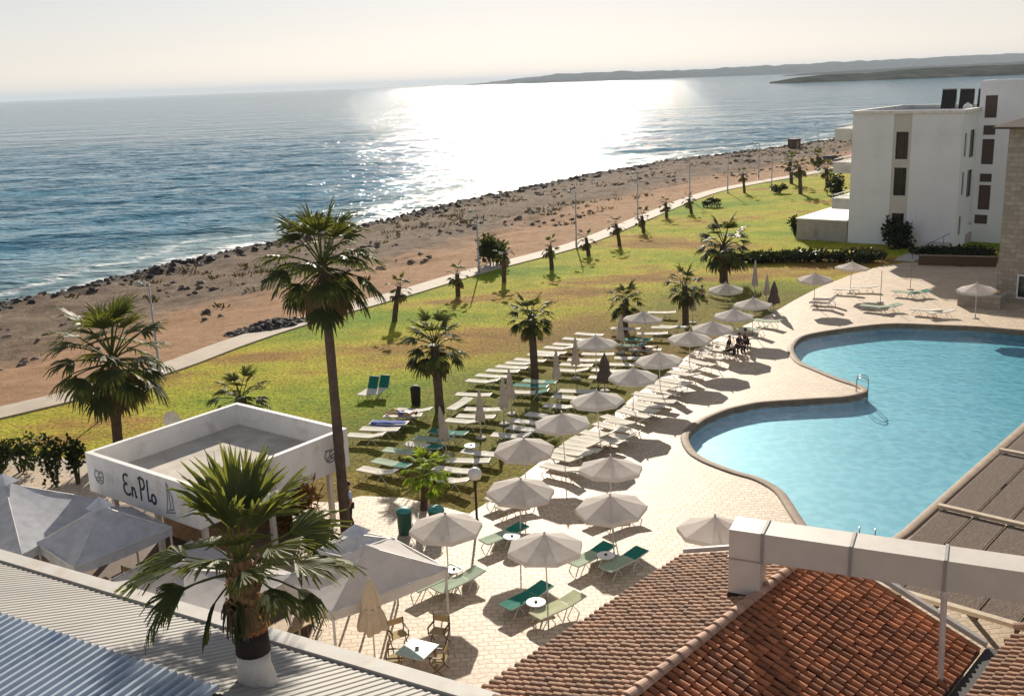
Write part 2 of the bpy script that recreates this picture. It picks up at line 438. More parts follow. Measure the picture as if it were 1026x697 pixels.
def pool_water_mat():
    m, t, b = newmat('pool_water')
    out = t.nodes['Material Output']; t.nodes.remove(b)
    geo = N(t, 'ShaderNodeNewGeometry').outputs['Position']
    h = math_(t, 'ADD', noise(t, 2.2, 3, 0.55, geo), math_(t, 'MULTIPLY', noise(t, 0.6, 2, 0.5, geo), 1.5))
    bn = N(t, 'ShaderNodeBump'); bn.inputs['Strength'].default_value = 0.9; bn.inputs['Distance'].default_value = 0.07
    t.links.new(h, bn.inputs['Height'])
    tr = N(t, 'ShaderNodeBsdfTransparent'); tr.inputs[0].default_value = (0.97, 1, 1, 1)
    gl = N(t, 'ShaderNodeBsdfGlossy'); gl.inputs['Roughness'].default_value = 0.03
    t.links.new(bn.outputs[0], gl.inputs['Normal'])
    fr = N(t, 'ShaderNodeFresnel'); fr.inputs[0].default_value = 1.33; t.links.new(bn.outputs[0], fr.inputs['Normal'])
    mx = N(t, 'ShaderNodeMixShader')
    bf = N(t, 'ShaderNodeNewGeometry').outputs['Backfacing']
    t.links.new(math_(t, 'MULTIPLY', fr.outputs[0], math_(t, 'SUBTRACT', 1.0, bf)), mx.inputs[0]); t.links.new(tr.outputs[0], mx.inputs[1]); t.links.new(gl.outputs[0], mx.inputs[2])
    va = N(t, 'ShaderNodeVolumeAbsorption'); va.inputs[0].default_value = (0.30, 0.84, 0.91, 1); va.inputs[1].default_value = 0.28
    t.links.new(mx.outputs[0], out.inputs[0]); t.links.new(va.outputs[0], out.inputs[1])
    return m
MT['pool_water'] = pool_water_mat()
def pool_tile_mat():
    m, t, b = newmat('pool_tile')
    geo = N(t, 'ShaderNodeNewGeometry').outputs['Position']
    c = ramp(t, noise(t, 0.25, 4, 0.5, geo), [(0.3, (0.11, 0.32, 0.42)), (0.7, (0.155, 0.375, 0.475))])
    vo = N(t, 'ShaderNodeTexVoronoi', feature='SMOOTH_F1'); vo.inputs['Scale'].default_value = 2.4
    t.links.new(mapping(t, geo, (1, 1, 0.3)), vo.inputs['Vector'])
    c = mixc(t, maprange(t, vo.outputs['Distance'], 0.3, 0.62, 0, 0.3), c, (0.40, 0.60, 0.68))  # pale cells paint sunlit caustic nets into the tile colour
    t.links.new(c, b.inputs['Base Color']); b.inputs['Roughness'].default_value = 0.5
    return m
MT['pool_tile'] = pool_tile_mat()
MT['hill'] = mat('hill', (0.045, 0.05, 0.04), 0.95, 0.8, 0.02, coords='Object', dirt=(0.16, 0.14, 0.11), dscale=0.014, spec=0.0)

# ------------------------------------------------------------------ setting: terrain, sea, path, deck, pool
def polyline_sd(P, poly):
    """signed distance of points P (n,2) to a polyline; positive on its left"""
    best = np.full(len(P), 1e18); sg = np.zeros(len(P))
    for (ax, ay), (bx, by) in zip(poly[:-1], poly[1:]):
        dx, dy = bx - ax, by - ay; L = dx * dx + dy * dy
        t = np.clip(((P[:, 0] - ax) * dx + (P[:, 1] - ay) * dy) / L, 0, 1)
        qx, qy = P[:, 0] - ax - t * dx, P[:, 1] - ay - t * dy
        d2 = qx * qx + qy * qy; cr = dx * qy - dy * qx
        k = d2 < best - 1e-9
        best[k] = d2[k]; sg[k] = np.where(cr[k] >= 0, 1, -1)
    return np.sqrt(best) * sg

def inside(P, poly):
    x, y = P[:, 0], P[:, 1]; r = np.zeros(len(P), bool); n = len(poly)
    for i in range(n):
        x1, y1 = poly[i][:2]; x2, y2 = poly[(i + 1) % n][:2]
        c = ((y1 > y) != (y2 > y)) & (x < (x2 - x1) * (y - y1) / ((y2 - y1) if abs(y2 - y1) > 1e-12 else 1e-12) + x1)
        r ^= c
    return r

SEA = -2.5
shore_px = [(0, 305), (60, 295), (100, 284), (150, 271), (205, 258), (260, 246), (320, 234), (395, 218), (450, 205), (520, 190), (580, 177), (650, 165), (715, 156), (780, 148), (835, 140)]
shore = [(-260, -120), (-130, 10), (-75, 70)] + [tuple(at(a, b, SEA)[:2]) for a, b in shore_px] + [(125, 345), (190, 430), (320, 560), (600, 800), (1200, 1250), (2600, 2000)]
path_px = [(0, 415), (85, 394), (170, 369), (235, 345), (300, 324), (400, 296), (480, 272), (577, 246), (640, 221), (700, 197), (745, 186)]
pathl = [(-230, -120), (-95, -5), (-45, 40)] + [tuple(at(a, b, -0.05)[:2]) for a, b in path_px] + [(60, 186), (95, 232), (150, 310), (260, 430), (420, 560), (760, 800), (1400, 1200), (2700, 1900)]

def axis(a, b, step, lo, hi, g=1.25):
    c = list(np.arange(a, b, step)); s = step
    while c[-1] < hi: s *= g; c.append(c[-1] + s)
    s = step; d = [c[0]]
    while d[-1] > lo: s *= g; d.append(d[-1] - s)
    return np.array(d[:0:-1] + c)

def fbm(P, seed, base, octs=5, rough=0.55):
    """cheap tiling value noise in numpy"""
    rs = np.random.RandomState(seed); T = rs.rand(256, 256); out = np.zeros(len(P)); a = 1.0; f = base; tot = 0
    for o in range(octs):
        X = P[:, 0] * f + 37.3 * o; Y = P[:, 1] * f + 11.7 * o
        xi = np.floor(X).astype(int); yi = np.floor(Y).astype(int); xf = X - xi; yf = Y - yi
        xf = xf * xf * (3 - 2 * xf); yf = yf * yf * (3 - 2 * yf)
        g = lambda i, j: T[i % 256, j % 256]
        out += a * ((g(xi, yi) * (1 - xf) + g(xi + 1, yi) * xf) * (1 - yf) + (g(xi, yi + 1) * (1 - xf) + g(xi + 1, yi + 1) * xf) * yf)
        tot += a; a *= rough; f *= 2.03
    return out / tot

def grid_mesh(name, xs, ys, zf, keep, attrs, mtl):
    X, Y = np.meshgrid(xs, ys); P = np.stack([X.ravel(), Y.ravel()], 1)
    A = attrs(P); Z = zf(P, A)
    nx, ny = len(xs), len(ys)
    i = (np.arange(ny - 1)[:, None] * nx + np.arange(nx - 1)[None, :]).ravel()
    Q = np.stack([i, i + 1, i + nx + 1, i + nx], 1)
    k = keep(P, A, Z)[Q].all(1); Q = Q[k]
    used = np.unique(Q); idx = np.full(len(P), -1); idx[used] = np.arange(len(used)); Q = idx[Q]
    me = bpy.data.meshes.new(name)
    me.from_pydata(np.stack([P[used, 0], P[used, 1], Z[used]], 1).tolist(), [], Q.tolist())
    for kx, val in A.items():
        a = me.attributes.new(kx, 'FLOAT', 'POINT'); a.data.foreach_set('value', val[used].astype(np.float32))
    me.polygons.foreach_set('use_smooth', [True] * len(me.polygons)); me.materials.append(mtl); me.update()
    o = bpy.data.objects.new(name, me); COL.objects.link(o); return o

deck_px = [(1500, 330), (1060, 262), (1005, 265), (962, 268), (935, 264), (905, 264), (880, 268), (850, 277), (820, 289), (795, 302), (775, 314), (748, 326), (722, 338), (700, 349), (680, 364), (660, 381), (637, 396), (612, 418), (588, 434), (565, 449), (545, 461), (528, 474), (512, 488), (496, 500), (470, 516), (440, 508), (405, 500), (362, 498), (335, 505), (260, 500), (200, 492), (130, 486), (90, 474), (40, 462), (0, 455), (-120, 425)]
deck_poly = [tuple(at(a, b)[:2]) for a, b in deck_px] + [(-40, 30), (-40, 5), (10, -5), (60, 20), (110, 60)]
DECK = 0.07
shoreA = lambda P: -polyline_sd(P, shore)
def terr_attrs(P):
    return {'shore': -polyline_sd(P, shore), 'path': polyline_sd(P, pathl), 'wear': np.abs(polyline_sd(P, deck_poly[10:28]))}
def terr_z(P, A):
    s = A['shore']; d = A['path']
    t = np.where(d > 0, d / np.maximum(d + np.maximum(s, 0), 1e-3), 0); t = np.where(s <= 0, 1, t)
    z = SEA * np.clip(t, 0, 1) ** 1.25
    z = np.where(s < 0, SEA + np.maximum(s * 0.16, -4), z)
    rough = np.clip(d / 14, 0, 1)
    n = fbm(P, 3, 0.11, 5, 0.6) - 0.5; n2 = fbm(P, 5, 0.5, 4, 0.7) - 0.5
    z = z + rough * (n * 1.3 + n2 * 0.9) * np.clip((s + 8) / 14, 0.25, 1)
    ledge = np.exp(-((s - 3.0) / 2.6) ** 2) * (fbm(P, 9, 0.45, 4, 0.7) - 0.32) * 1.3
    z = z + np.where(d > 5, ledge, 0)
    lawn = np.clip(-d / 6, 0, 1)
    dk = np.clip(np.abs(polyline_sd(P, deck_poly + deck_poly[:1])) / 5 - 0.4, 0, 1)
    z = z + dk * lawn * ((fbm(P, 7, 0.05, 3) - 0.5) * 0.18 + (fbm(P, 8, 0.35, 3, 0.6) - 0.5) * 0.10)
    # a low mound of dark seaweed and stones on the sand
    return z
deck_in = None
def shrunk(poly, d):
    c = np.array(poly).mean(0); return poly
def terr_keep(P, A, Z):
    ins = inside(P, deck_poly)
    e = np.abs(polyline_sd(P, deck_poly + deck_poly[:1]))
    return ~(ins & (e > 2.0))
xs = axis(-90, 130, 1.0, -700, 3200); ys = axis(26, 330, 1.0, -150, 2600)
ground = grid_mesh('ground', xs, ys, terr_z, terr_keep, terr_attrs, MT['terrain']); tag(ground, kind='structure')

xs = axis(-120, 130, 1.3, -16000, 16000, 1.12); ys = axis(85, 420, 1.3, 20, 14500, 1.12)
def sea_z(P, A):
    ca, sa = math.cos(R_(-20)), math.sin(R_(-20))
    Q = np.stack([(P[:, 0] * ca - P[:, 1] * sa) * 0.42, P[:, 0] * sa + P[:, 1] * ca], 1)
    r = np.hypot(P[:, 0], P[:, 1]); amp = np.clip(1.6 - r / 420, 0, 1) * np.clip(-A['shore'] / 10, 0.15, 1)
    return SEA + amp * ((fbm(Q, 61, 0.16, 2, 0.5) - 0.5) * 1.1 + (fbm(Q, 62, 0.5, 2, 0.5) - 0.5) * 0.42)
sea = grid_mesh('sea', xs, ys, sea_z, lambda P, A, Z: A['shore'] < 40, lambda P: {'shore': -polyline_sd(P, shore)}, MT['sea'])
tag(sea, kind='structure')

def ribbon(name, pts, width, z, mtl, thick=0.05):
    b = MB(); pts = [Vector(p) for p in pts]; L = []
    for i, p in enumerate(pts):
        d = (pts[min(i + 1, len(pts) - 1)] - pts[max(i - 1, 0)]).normalized(); n = Vector((-d.y, d.x))
        L.append((p + n * width / 2, p - n * width / 2))
    V = []; Fc = []
    for a, c in L: V += [(a.x, a.y, z), (c.x, c.y, z), (a.x, a.y, z - 0.4), (c.x, c.y, z - 0.4)]
    for i in range(len(L) - 1):
        j = i * 4; k = j + 4
        Fc += [(j, j + 1, k + 1, k), (j + 2, j, k, k + 2), (j + 1, j + 3, k + 3, k + 1)]
    b.add(V, Fc); return b.build(name, mtl)
# promenade, smoothed
def smooth(pts, n=6):
    out = []
    P = [Vector(p) for p in pts]
    for i in range(len(P) - 1):
        p0, p1, p2, p3 = P[max(i - 1, 0)], P[i], P[i + 1], P[min(i + 2, len(P) - 1)]
        for k in range(n):
            t = k / n
            out.append(0.5 * ((2 * p1) + (p2 - p0) * t + (2 * p0 - 5 * p1 + 4 * p2 - p3) * t * t + (3 * p1 - p0 - 3 * p2 + p3) * t ** 3))
    out.append(P[-1]); return out
tag(ribbon('path', [p for p in smooth(pathl[2:18])], 2.3, 0.09, MT['path']), kind='structure')
# a beige walk at the left, beside the shrubs
tag(ribbon('garden_path', smooth([at(-120, 452).xy, at(-20, 462).xy, at(30, 464).xy, at(75, 468).xy, at(100, 474).xy]), 1.6, 0.075, MT['path']), kind='structure')

# pool outline (water edge) from the photograph, closed off behind the frame along the hotel grid
pool_px = [(905, 533), (1026, 425)]
E0 = at(905, 533).xy
pool_l = [(799, 343), (807, 338), (820, 335), (835, 332.5), (873, 327.5), (900, 326), (941, 327.5), (980, 329), (1026, 333)]
pool_s = [(795, 351), (799, 360), (806, 366), (818, 371), (842, 381), (860, 387), (868, 391), (869, 394), (862, 397), (845, 400), (811, 402), (766, 405), (748, 408), (731, 412), (718, 417), (707, 422), (696, 430), (690, 438), (691, 446), (697, 455), (705, 460.5), (714, 465), (738, 474), (762, 481), (783, 493), (793, 506), (800, 517), (812, 533), (832, 547), (858, 552), (884, 548)]
pool_poly = [at(a, b).xy for a, b in pool_l] + [E0 + u2 * 37.0 + v2 * 0.0, E0] + [at(a, b).xy for a, b in pool_s[::-1]]
pool_s2 = smooth([p for p in pool_poly[-len(pool_s):]] + pool_poly[:len(pool_l)], 3)
pool_poly = pool_s2 + [E0 + u2 * 37.0, E0]
def orient(poly):
    n = len(poly); a = sum(poly[i][0] * poly[(i + 1) % n][1] - poly[(i + 1) % n][0] * poly[i][1] for i in range(n))
    return poly if a > 0 else poly[::-1]
pool_poly = orient([Vector((p[0], p[1])) for p in pool_poly])
def offset(poly, d):
    n = len(poly); out = []
    for i in range(n):
        a = (poly[i] - poly[i - 1]).normalized(); b = (poly[(i + 1) % n] - poly[i]).normalized()
        t = (a + b); t = t.normalized() if t.length > 1e-6 else a
        nn = Vector((t.y, -t.x)); k = max(0.5, nn.dot(Vector((a.y, -a.x))))
        out.append(poly[i] + nn * d / k)
    return out
cop_in = pool_poly; cop_out = offset(pool_poly, 0.36)
def fill_rings(name, outer, inner, z, mtl):
    bm = bmesh.new()
    for poly in (outer, inner):
        vs = [bm.verts.new((p[0], p[1], z)) for p in poly]
        for i in range(len(vs)): bm.edges.new((vs[i], vs[(i + 1) % len(vs)]))
    bmesh.ops.triangle_fill(bm, use_beauty=True, use_dissolve=False, edges=bm.edges[:])
    for f in bm.faces:
        if f.normal.z < 0: f.normal_flip()
    me = bpy.data.meshes.new(name); bm.to_mesh(me); bm.free(); me.materials.append(mtl)
    o = bpy.data.objects.new(name, me); COL.objects.link(o); return o
deck = fill_rings('pool_deck', deck_poly, cop_out, DECK, MT['deck']); tag(deck, kind='structure')
# coping ring with a raised rounded lip, pool shell and water
b = MB(); n = len(cop_in)
prof = [(0.0, -0.25), (-0.03, 0.10), (0.02, 0.135), (0.26, 0.125), (0.38, 0.09), (0.38, 0.0)]
rings = [[(q.x, q.y, z) for q in offset(pool_poly, d)] for d, z in prof]
V = [p for r in rings for p in r]; Fc = []
for k in range(len(prof) - 1):
    for i in range(n):
        j = (i + 1) % n; Fc.append((k * n + i, k * n + j, (k + 1) * n + j, (k + 1) * n + i))
b.add(V, Fc); tag(b.build('pool_coping', MT['coping'], smooth=True), kind='structure')
def depth_at(p):
    # the floor falls away towards the far right end
    d = (Vector(p) - at(700, 440).xy).dot(u2)
    return -0.42 - 0.006 * max(d, 0)
bm = bmesh.new()
top = [bm.verts.new((p.x, p.y, 0.1)) for p in pool_poly]; bot = [bm.verts.new((p.x, p.y, depth_at(p))) for p in pool_poly]
for i in range(n):
    j = (i + 1) % n; bm.faces.new((top[i], bot[i], bot[j], top[j]))
be = [e for e in bm.edges if e.verts[0] in bot and e.verts[1] in bot]
bot_z = [v.co.z for v in bot]
for v in bot: v.co.z = -2
bmesh.ops.triangle_fill(bm, use_beauty=True, edges=be)
for v, z_ in zip(bot, bot_z): v.co.z = z_
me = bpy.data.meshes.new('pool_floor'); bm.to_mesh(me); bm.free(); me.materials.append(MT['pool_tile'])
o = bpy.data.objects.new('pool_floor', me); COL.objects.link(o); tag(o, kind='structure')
b = MB(); inn = offset(pool_poly, -0.004)
b.prism([(p.x, p.y) for p in inn], -4.2, -0.02)
tag(b.build('pool_water', MT['pool_water']), kind='structure')
#PART2

# ------------------------------------------------------------------ far land and the air
def headland(name, base_px, top_px, dist, depth, seed, step=6):
    """a hill ridge standing dist metres away; its crest follows the skyline heights, its foot stands in the sea"""
    rs = random.Random(seed); b = MB(); xs_ = np.arange(base_px[0][0], base_px[-1][0] + 1, step)
    by = np.interp(xs_, [p[0] for p in base_px], [p[1] for p in base_px])
    ty = np.interp(xs_, [p[0] for p in top_px], [p[1] for p in top_px])
    rows = []; NR = 10
    for i, x in enumerate(xs_):
        d = fw * F + CR * (x - 513) + CU * (348.5 - by[i]); d = Vector((d.x, d.y, 0)).normalized()
        k = 1.0 / max(0.2, d.y); D = dist * k
        hgt = max(0.5, (by[i] - ty[i]) * D / F * 0.82)
        row = []
        for j in range(NR):
            t = j / (NR - 1); prof_ = math.sin(min(t * 1.5, 1) * math.pi / 2) if t < 0.67 else math.cos((t - 0.67) / 0.33 * math.pi / 2)
            q = d * (D + t * depth)
            z = SEA - 1 + (hgt + 1.5) * prof_
            row.append([q.x, q.y, z, hgt])
        rows.append(row)
    P = np.array([[r[0], r[1]] for row in rows for r in row])
    nz = fbm(P, seed, 1 / 90.0, 4, 0.6) - 0.5
    V = []; c = 0
    for row in rows:
        for j, r in enumerate(row):
            V.append((r[0], r[1], r[2] + (nz[c] * r[3] * 0.55 if 0 < j < NR - 1 else 0))); c += 1
    Fc = [(i * NR + j, (i + 1) * NR + j, (i + 1) * NR + j + 1, i * NR + j + 1) for i in range(len(rows) - 1) for j in range(NR - 1)]
    b.add(V, Fc); o = b.build(name, MT['hill'], smooth=True); tag(o, kind='structure'); return o
headland('far_headland', [(462, 81.5), (570, 79.2), (700, 74.3), (900, 68), (1180, 58)], [(462, 81.2), (520, 74), (560, 68.5), (600, 67.5), (700, 65), (780, 61), (860, 57), (940, 54), (1000, 50.5), (1040, 49), (1180, 42)], 8200, 1800, 21)
headland('middle_headland', [(785, 73.5), (900, 69), (1180, 60)], [(785, 73.2), (830, 69), (880, 66.2), (930, 63), (1000, 60), (1180, 52)], 4600, 900, 22)
headland('near_headland', [(771, 84.5), (850, 82.5), (950, 80), (1180, 74)], [(771, 84.2), (800, 78), (830, 74.8), (870, 74.5), (905, 70.5), (940, 70), (1000, 67.5), (1040, 66), (1180, 60)], 1750, 420, 23, 4)
hb = MB(); hb.box((0, 20000 - 200, 70), (60000, 40400, 160))
hz = hb.build('haze', MT['black']); hz.data.materials.clear()
hm = bpy.data.materials.new('haze_air'); hm.use_nodes = True
for nd in list(hm.node_tree.nodes):
    if nd.type == 'BSDF_PRINCIPLED': hm.node_tree.nodes.remove(nd)
pv = hm.node_tree.nodes.new('ShaderNodeVolumePrincipled')
pv.inputs['Color'].default_value = (0.74, 0.86, 0.98, 1); pv.inputs['Density'].default_value = 0.00006; pv.inputs['Anisotropy'].default_value = 0.0
hm.node_tree.links.new(pv.outputs[0], hm.node_tree.nodes['Material Output'].inputs['Volume'])
hz.data.materials.append(hm); tag(hz, kind='stuff')

# ------------------------------------------------------------------ buildings
def local(c, ang):
    """a frame whose x runs along angle ang"""
    ca, sa = math.cos(ang), math.sin(ang)
    return lambda x, y, z=0.0: Vector((c[0] + ca * x - sa * y, c[1] + sa * x + ca * y, z))

def uvbox(b_obj):
    """metre-scaled box UVs, so that stone courses keep their real size"""
    me = b_obj.data; uv = me.uv_layers.new(name='UVMap')
    for p in me.polygons:
        nrm = p.normal
        for li in p.loop_indices:
            co = me.vertices[me.loops[li].vertex_index].co
            if abs(nrm.z) > 0.7: uv.data[li].uv = (co.x, co.y)
            elif abs(nrm.x) > abs(nrm.y): uv.data[li].uv = (co.y, co.z)
            else: uv.data[li].uv = (co.x, co.z)

def wall_with_holes(b, x0, x1, z0, z1, y, holes, t=0.25, mi=0):
    """a wall in the local xz plane (outer face at y, thickness t towards +y) with rectangular openings"""
    xs_ = sorted(set([x0, x1] + [h[0] for h in holes] + [h[1] for h in holes]))
    zs_ = sorted(set([z0, z1] + [h[2] for h in holes] + [h[3] for h in holes]))
    for i in range(len(xs_) - 1):
        run = None
        for j in range(len(zs_) - 1):
            cx, cz = (xs_[i] + xs_[i + 1]) / 2, (zs_[j] + zs_[j + 1]) / 2
            if any(h[0] < cx < h[1] and h[2] < cz < h[3] for h in holes):
                if run: b.box(((xs_[i] + xs_[i + 1]) / 2, y + t / 2, (run[0] + run[1]) / 2), (xs_[i + 1] - xs_[i], t, run[1] - run[0]), 0, mi); run = None
            else: run = (run[0] if run else zs_[j], zs_[j + 1])
        if run: b.box(((xs_[i] + xs_[i + 1]) / 2, y + t / 2, (run[0] + run[1]) / 2), (xs_[i + 1] - xs_[i], t, run[1] - run[0]), 0, mi)

# --- white hotel wing (local x along its front, local y away from the camera)
WA = R_(-38); FLc = at(849, 243).xy
WB = thing('hotel_wing', 'white three storey hotel wing with narrow dark windows on blank front wall', 'building', (FLc.x, FLc.y, 0), WA)
WW, WD, WH = 10.3, 15.0, 12.7
b = MB()
wx = 4.75; wz = [(1.5, 3.2), (4.9, 7.6), (8.4, 11.0)]
strip = (wx - 0.75, wx + 0.95)
wall_with_holes(b, 0, strip[0], 0, WH, 0, [])
wall_with_holes(b, strip[1], WW, 0, WH, 0, [])
bay = MB(); wall_with_holes(bay, strip[0] + 0.003, strip[1] - 0.003, 0, WH, 0.07, [(wx - 0.5, wx + 0.68, a, c) for a, c in wz]); bay.build('window_bay', MT['bay'], WB)
b.box((0.125, WD / 2 + 0.13, WH / 2), (0.25, WD - 0.26, WH)); b.box((WW / 2, WD - 0.125, WH / 2), (WW - 0.52, 0.25, WH))
b.box((WW / 2, WD / 2, WH - 0.55), (WW - 0.52, WD - 0.54, 0.2))
RH = [(1.1, 1.8, 1.2, 3.0), (1.1, 1.8, 5.0, 7.2), (1.1, 1.8, 8.6, 10.8), (2.9, 4.7, 4.6, 7.2), (2.9, 4.7, 8.4, 11.0)]
# right wall: built in the xz plane then turned
rb = MB(); wall_with_holes(rb, 0.26, WD, 0, WH, 0, RH)
rv = [(WW - p[1], p[0], p[2]) for p in rb.v]
b.add(rv, rb.f)
b.build('wall', MT['white_wall'], WB)
r_ = MB()
for (x, y, sx, sy) in ((WW / 2, 0.06, WW + 0.3, 0.5), (WW / 2, WD - 0.1, WW + 0.3, 0.5), (-0.0, WD / 2, 0.5, WD - 0.68), (WW, WD / 2, 0.5, WD - 0.68)):
    r_.box((x, y, WH + 0.16), (sx, sy, 0.3))
r_.build('parapet', MT['white_paint'], WB)
r2 = MB(); r2.box((WW / 2, WD / 2, WH - 0.42), (WW - 0.6, WD - 0.6, 0.04)); r2.build('roof', MT['black'], WB)
for a, c in wz:
    wn = MB()
    for z in (a + 0.03, c - 0.03): wn.box((wx + 0.09, 0.2, z), (1.18, 0.1, 0.07))
    for x in (wx - 0.46, wx + 0.64): wn.box((x, 0.2, (a + c) / 2), (0.07, 0.1, c - a - 0.14))
    wo = wn.build('window', MT['brown_shutter'], WB)
    pn = MB(); pn.box((wx + 0.09, 0.24, (a + c) / 2), (1.04, 0.03, c - a - 0.14)); pn.build('pane', MT['dark_glass'], wo)
    ml = MB(); ml.box((wx + 0.2, 0.2, (a + c) / 2), (0.05, 0.05, c - a - 0.14)); ml.build('mullion', MT['brown_shutter'], wo)
for x0, x1, z0, z1 in RH:
    wn = MB()
    for y in (x0 + 0.035, x1 - 0.035): wn.box((WW - 0.16, y, (z0 + z1) / 2), (0.1, 0.07, z1 - z0))
    for z in (z0 + 0.035, z1 - 0.035): wn.box((WW - 0.16, (x0 + x1) / 2, z), (0.1, x1 - x0 - 0.14, 0.07))
    wo = wn.build('window', MT['brown_shutter'], WB)
    pn = MB(); pn.box((WW - 0.18, (x0 + x1) / 2, (z0 + z1) / 2), (0.03, x1 - x0 - 0.14, z1 - z0 - 0.14)); pn.build('pane', MT['dark_glass'], wo)
# sea-side balconies
for z in (3.3, 6.9, 10.2):
    bb = MB(); bb.box((-0.95, 2.8, z + 0.1), (1.9, 5.0, 0.2)); bb.box((-1.85, 2.8, z + 0.65), (0.1, 5.0, 0.9)); bb.box((-0.9, 0.35, z + 0.65), (1.8, 0.1, 0.9))
    bo = bb.build('balcony', MT['white_paint'], WB)
    rl = MB(); rl.tube([(-1.85, 0.35, z + 1.4), (-1.85, 5.3, z + 1.4)], 0.04); rl.tube([(-1.85, 0.35, z + 1.1), (-1.85, 0.35, z + 1.4)], 0.03); rl.tube([(-1.85, 0.35, z + 1.4), (0, 0.35, z + 1.4)], 0.03); rl.build('rail', MT['white_paint'], bo)
# stair tower with its own openings, part of the wing
tw = MB(); TX0, TX1, TY0, TY1, TH = 10.31, 14.1, 5.4, 11.0, 15.5
sl_ = [(TX0 + 0.5, TX0 + 1.6, 12.0, 14.1), (TX0 + 0.5, TX0 + 1.6, 10.4, 11.3), (TX0 + 0.5, TX0 + 1.6, 7.6, 10.0), (TX0 + 0.5, TX0 + 1.6, 5.9, 6.7), (TX0 + 0.5, TX0 + 1.6, 3.2, 5.6), (TX0 + 0.3, TX0 + 1.5, 1.8, 2.7)]
wall_with_holes(tw, TX0, TX1, 0, TH, TY0, sl_)
tw.box((TX0 + 0.125, (TY0 + TY1) / 2 + 0.13, TH / 2), (0.25, TY1 - TY0 - 0.26, TH)); tw.box((TX1 - 0.125, (TY0 + TY1) / 2 + 0.13, TH / 2), (0.25, TY1 - TY0 - 0.26, TH))
tw.box(((TX0 + TX1) / 2, TY1 - 0.125, TH / 2), (TX1 - TX0 - 0.52, 0.25, TH)); tw.box(((TX0 + TX1) / 2, (TY0 + TY1) / 2, TH - 0.2), (TX1 - TX0 - 0.52, TY1 - TY0 - 0.52, 0.2))
to = tw.build('stair_tower', MT['white_wall'], WB)
for x0, x1, z0, z1 in sl_:
    wn = MB(); wn.box(((x0 + x1) / 2, TY0 + 0.2, (z0 + z1) / 2), (x1 - x0 - 0.004, 0.05, z1 - z0 - 0.004)); wn.build('window', MT['brown_shutter'], to)
# lower wing behind, the part seen between tower and stone wall
lw = MB(); lw.box((19.5, 14.0, 6.4), (9.3, 9, 12.8)); lw.build('rear_wall', MT['white_paint'], WB)
# garden terrace block in front of the sea side
blk = thing('terrace_block', 'low beige walled terrace at the left foot of the white hotel wing', 'terrace', (FLc.x, FLc.y, 0), WA)
q = MB(); q.box((-2.75, 5.5, 1.05), (5.3, 11.0, 2.1)); q.build('wall', MT['concrete'], blk)
q = MB(); q.box((-2.75, 5.5, 2.16), (5.5, 11.2, 0.12)); q.build('slab', MT['white_paint'], blk)
L = local(FLc, WA)
for k, x in enumerate((6.6, 8.3, 9.7)):
    sp = thing('solar_collector', ['dark solar collector on the white roof, furthest left of three', 'dark solar collector on the white roof, middle of three', 'narrow dark solar collector on the white roof, beside the tower'][k], 'solar panel', L(x, 8.5, WH - 0.4), WA, 'solar collectors on the hotel roof')
    wdt = 1.35 if k < 2 else 0.7
    q = MB(); q.box((0, 0, 1.45), (wdt, 0.1, 1.9), M=Matrix.Rotation(R_(-12), 3, 'X')); q.build('panel', MT['black'], sp)
    q = MB(); q.box((0, 0.15, 2.42), (wdt + 0.1, 0.3, 0.12)); q.box((-wdt / 2, 0.2, 1.1), (0.07, 0.07, 2.2)); q.box((wdt / 2, 0.2, 1.1), (0.07, 0.07, 2.2)); q.build('frame', MT['grey_metal'], sp)
tk = thing('water_tank', 'round white water tank on the hotel roof in front of the collectors', 'tank', L(9.2, 5.6, WH - 0.4), WA)
q = MB(); q.lathe([(0.42, 0.0), (0.45, 0.1), (0.45, 0.8), (0.3, 1.0), (0.1, 1.05)], n=20); q.build('drum', MT['white_paint'], tk, True)
q = MB(); q.lathe([(0.12, 1.05), (0.14, 1.1), (0.1, 1.16)], n=12); q.build('cap', MT['grey_metal'], tk)

# --- stone building at the right edge
SA = R_(-40); SCn = at(997, 303).xy
ST = thing('stone_building', 'tall beige stone block building with dark overhanging eaves at right edge', 'building', (SCn.x, SCn.y, 0), SA)
q = MB(); wall_with_holes(q, 0, 14, 0, 12.6, 0, [(1.4, 2.7, 0.5, 2.2)], 0.3); q.box((0.15, 5.65, 6.3), (0.3, 10.7, 12.6)); q.box((13.85, 5.65, 6.3), (0.3, 10.7, 12.6)); q.box((7, 10.85, 6.3), (13.4, 0.3, 12.6))
o = q.build('wall', MT['stone'], ST); uvbox(o)
q = MB(); q.add([(-0.9, -0.9, 12.7), (15, -0.9, 12.7), (15, 12, 12.7), (-0.9, 12, 12.7), (4.4, 5.4, 14.6), (9.8, 5.4, 14.6), (-0.9, -0.9, 12.55), (15, -0.9, 12.55), (15, 12, 12.55), (-0.9, 12, 12.55)],
     [(0, 1, 5, 4), (1, 2, 5), (2, 3, 4, 5), (3, 0, 4), (6, 7, 1, 0), (7, 8, 2, 1), (8, 9, 3, 2), (9, 6, 0, 3), (9, 8, 7, 6)])
q.build('roof', MT['dark_wood'], ST)
q = MB()
for z in (0.53, 2.17): q.box((2.05, -0.01, z), (1.34, 0.1, 0.1))
for x in (1.43, 2.67): q.box((x, -0.01, 1.35), (0.1, 0.1, 1.54))
wo = q.build('window', MT['white_paint'], ST)
q = MB(); q.box((2.05, 0.1, 1.35), (1.1, 0.03, 1.5)); q.build('pane', MT['dark_glass'], wo)
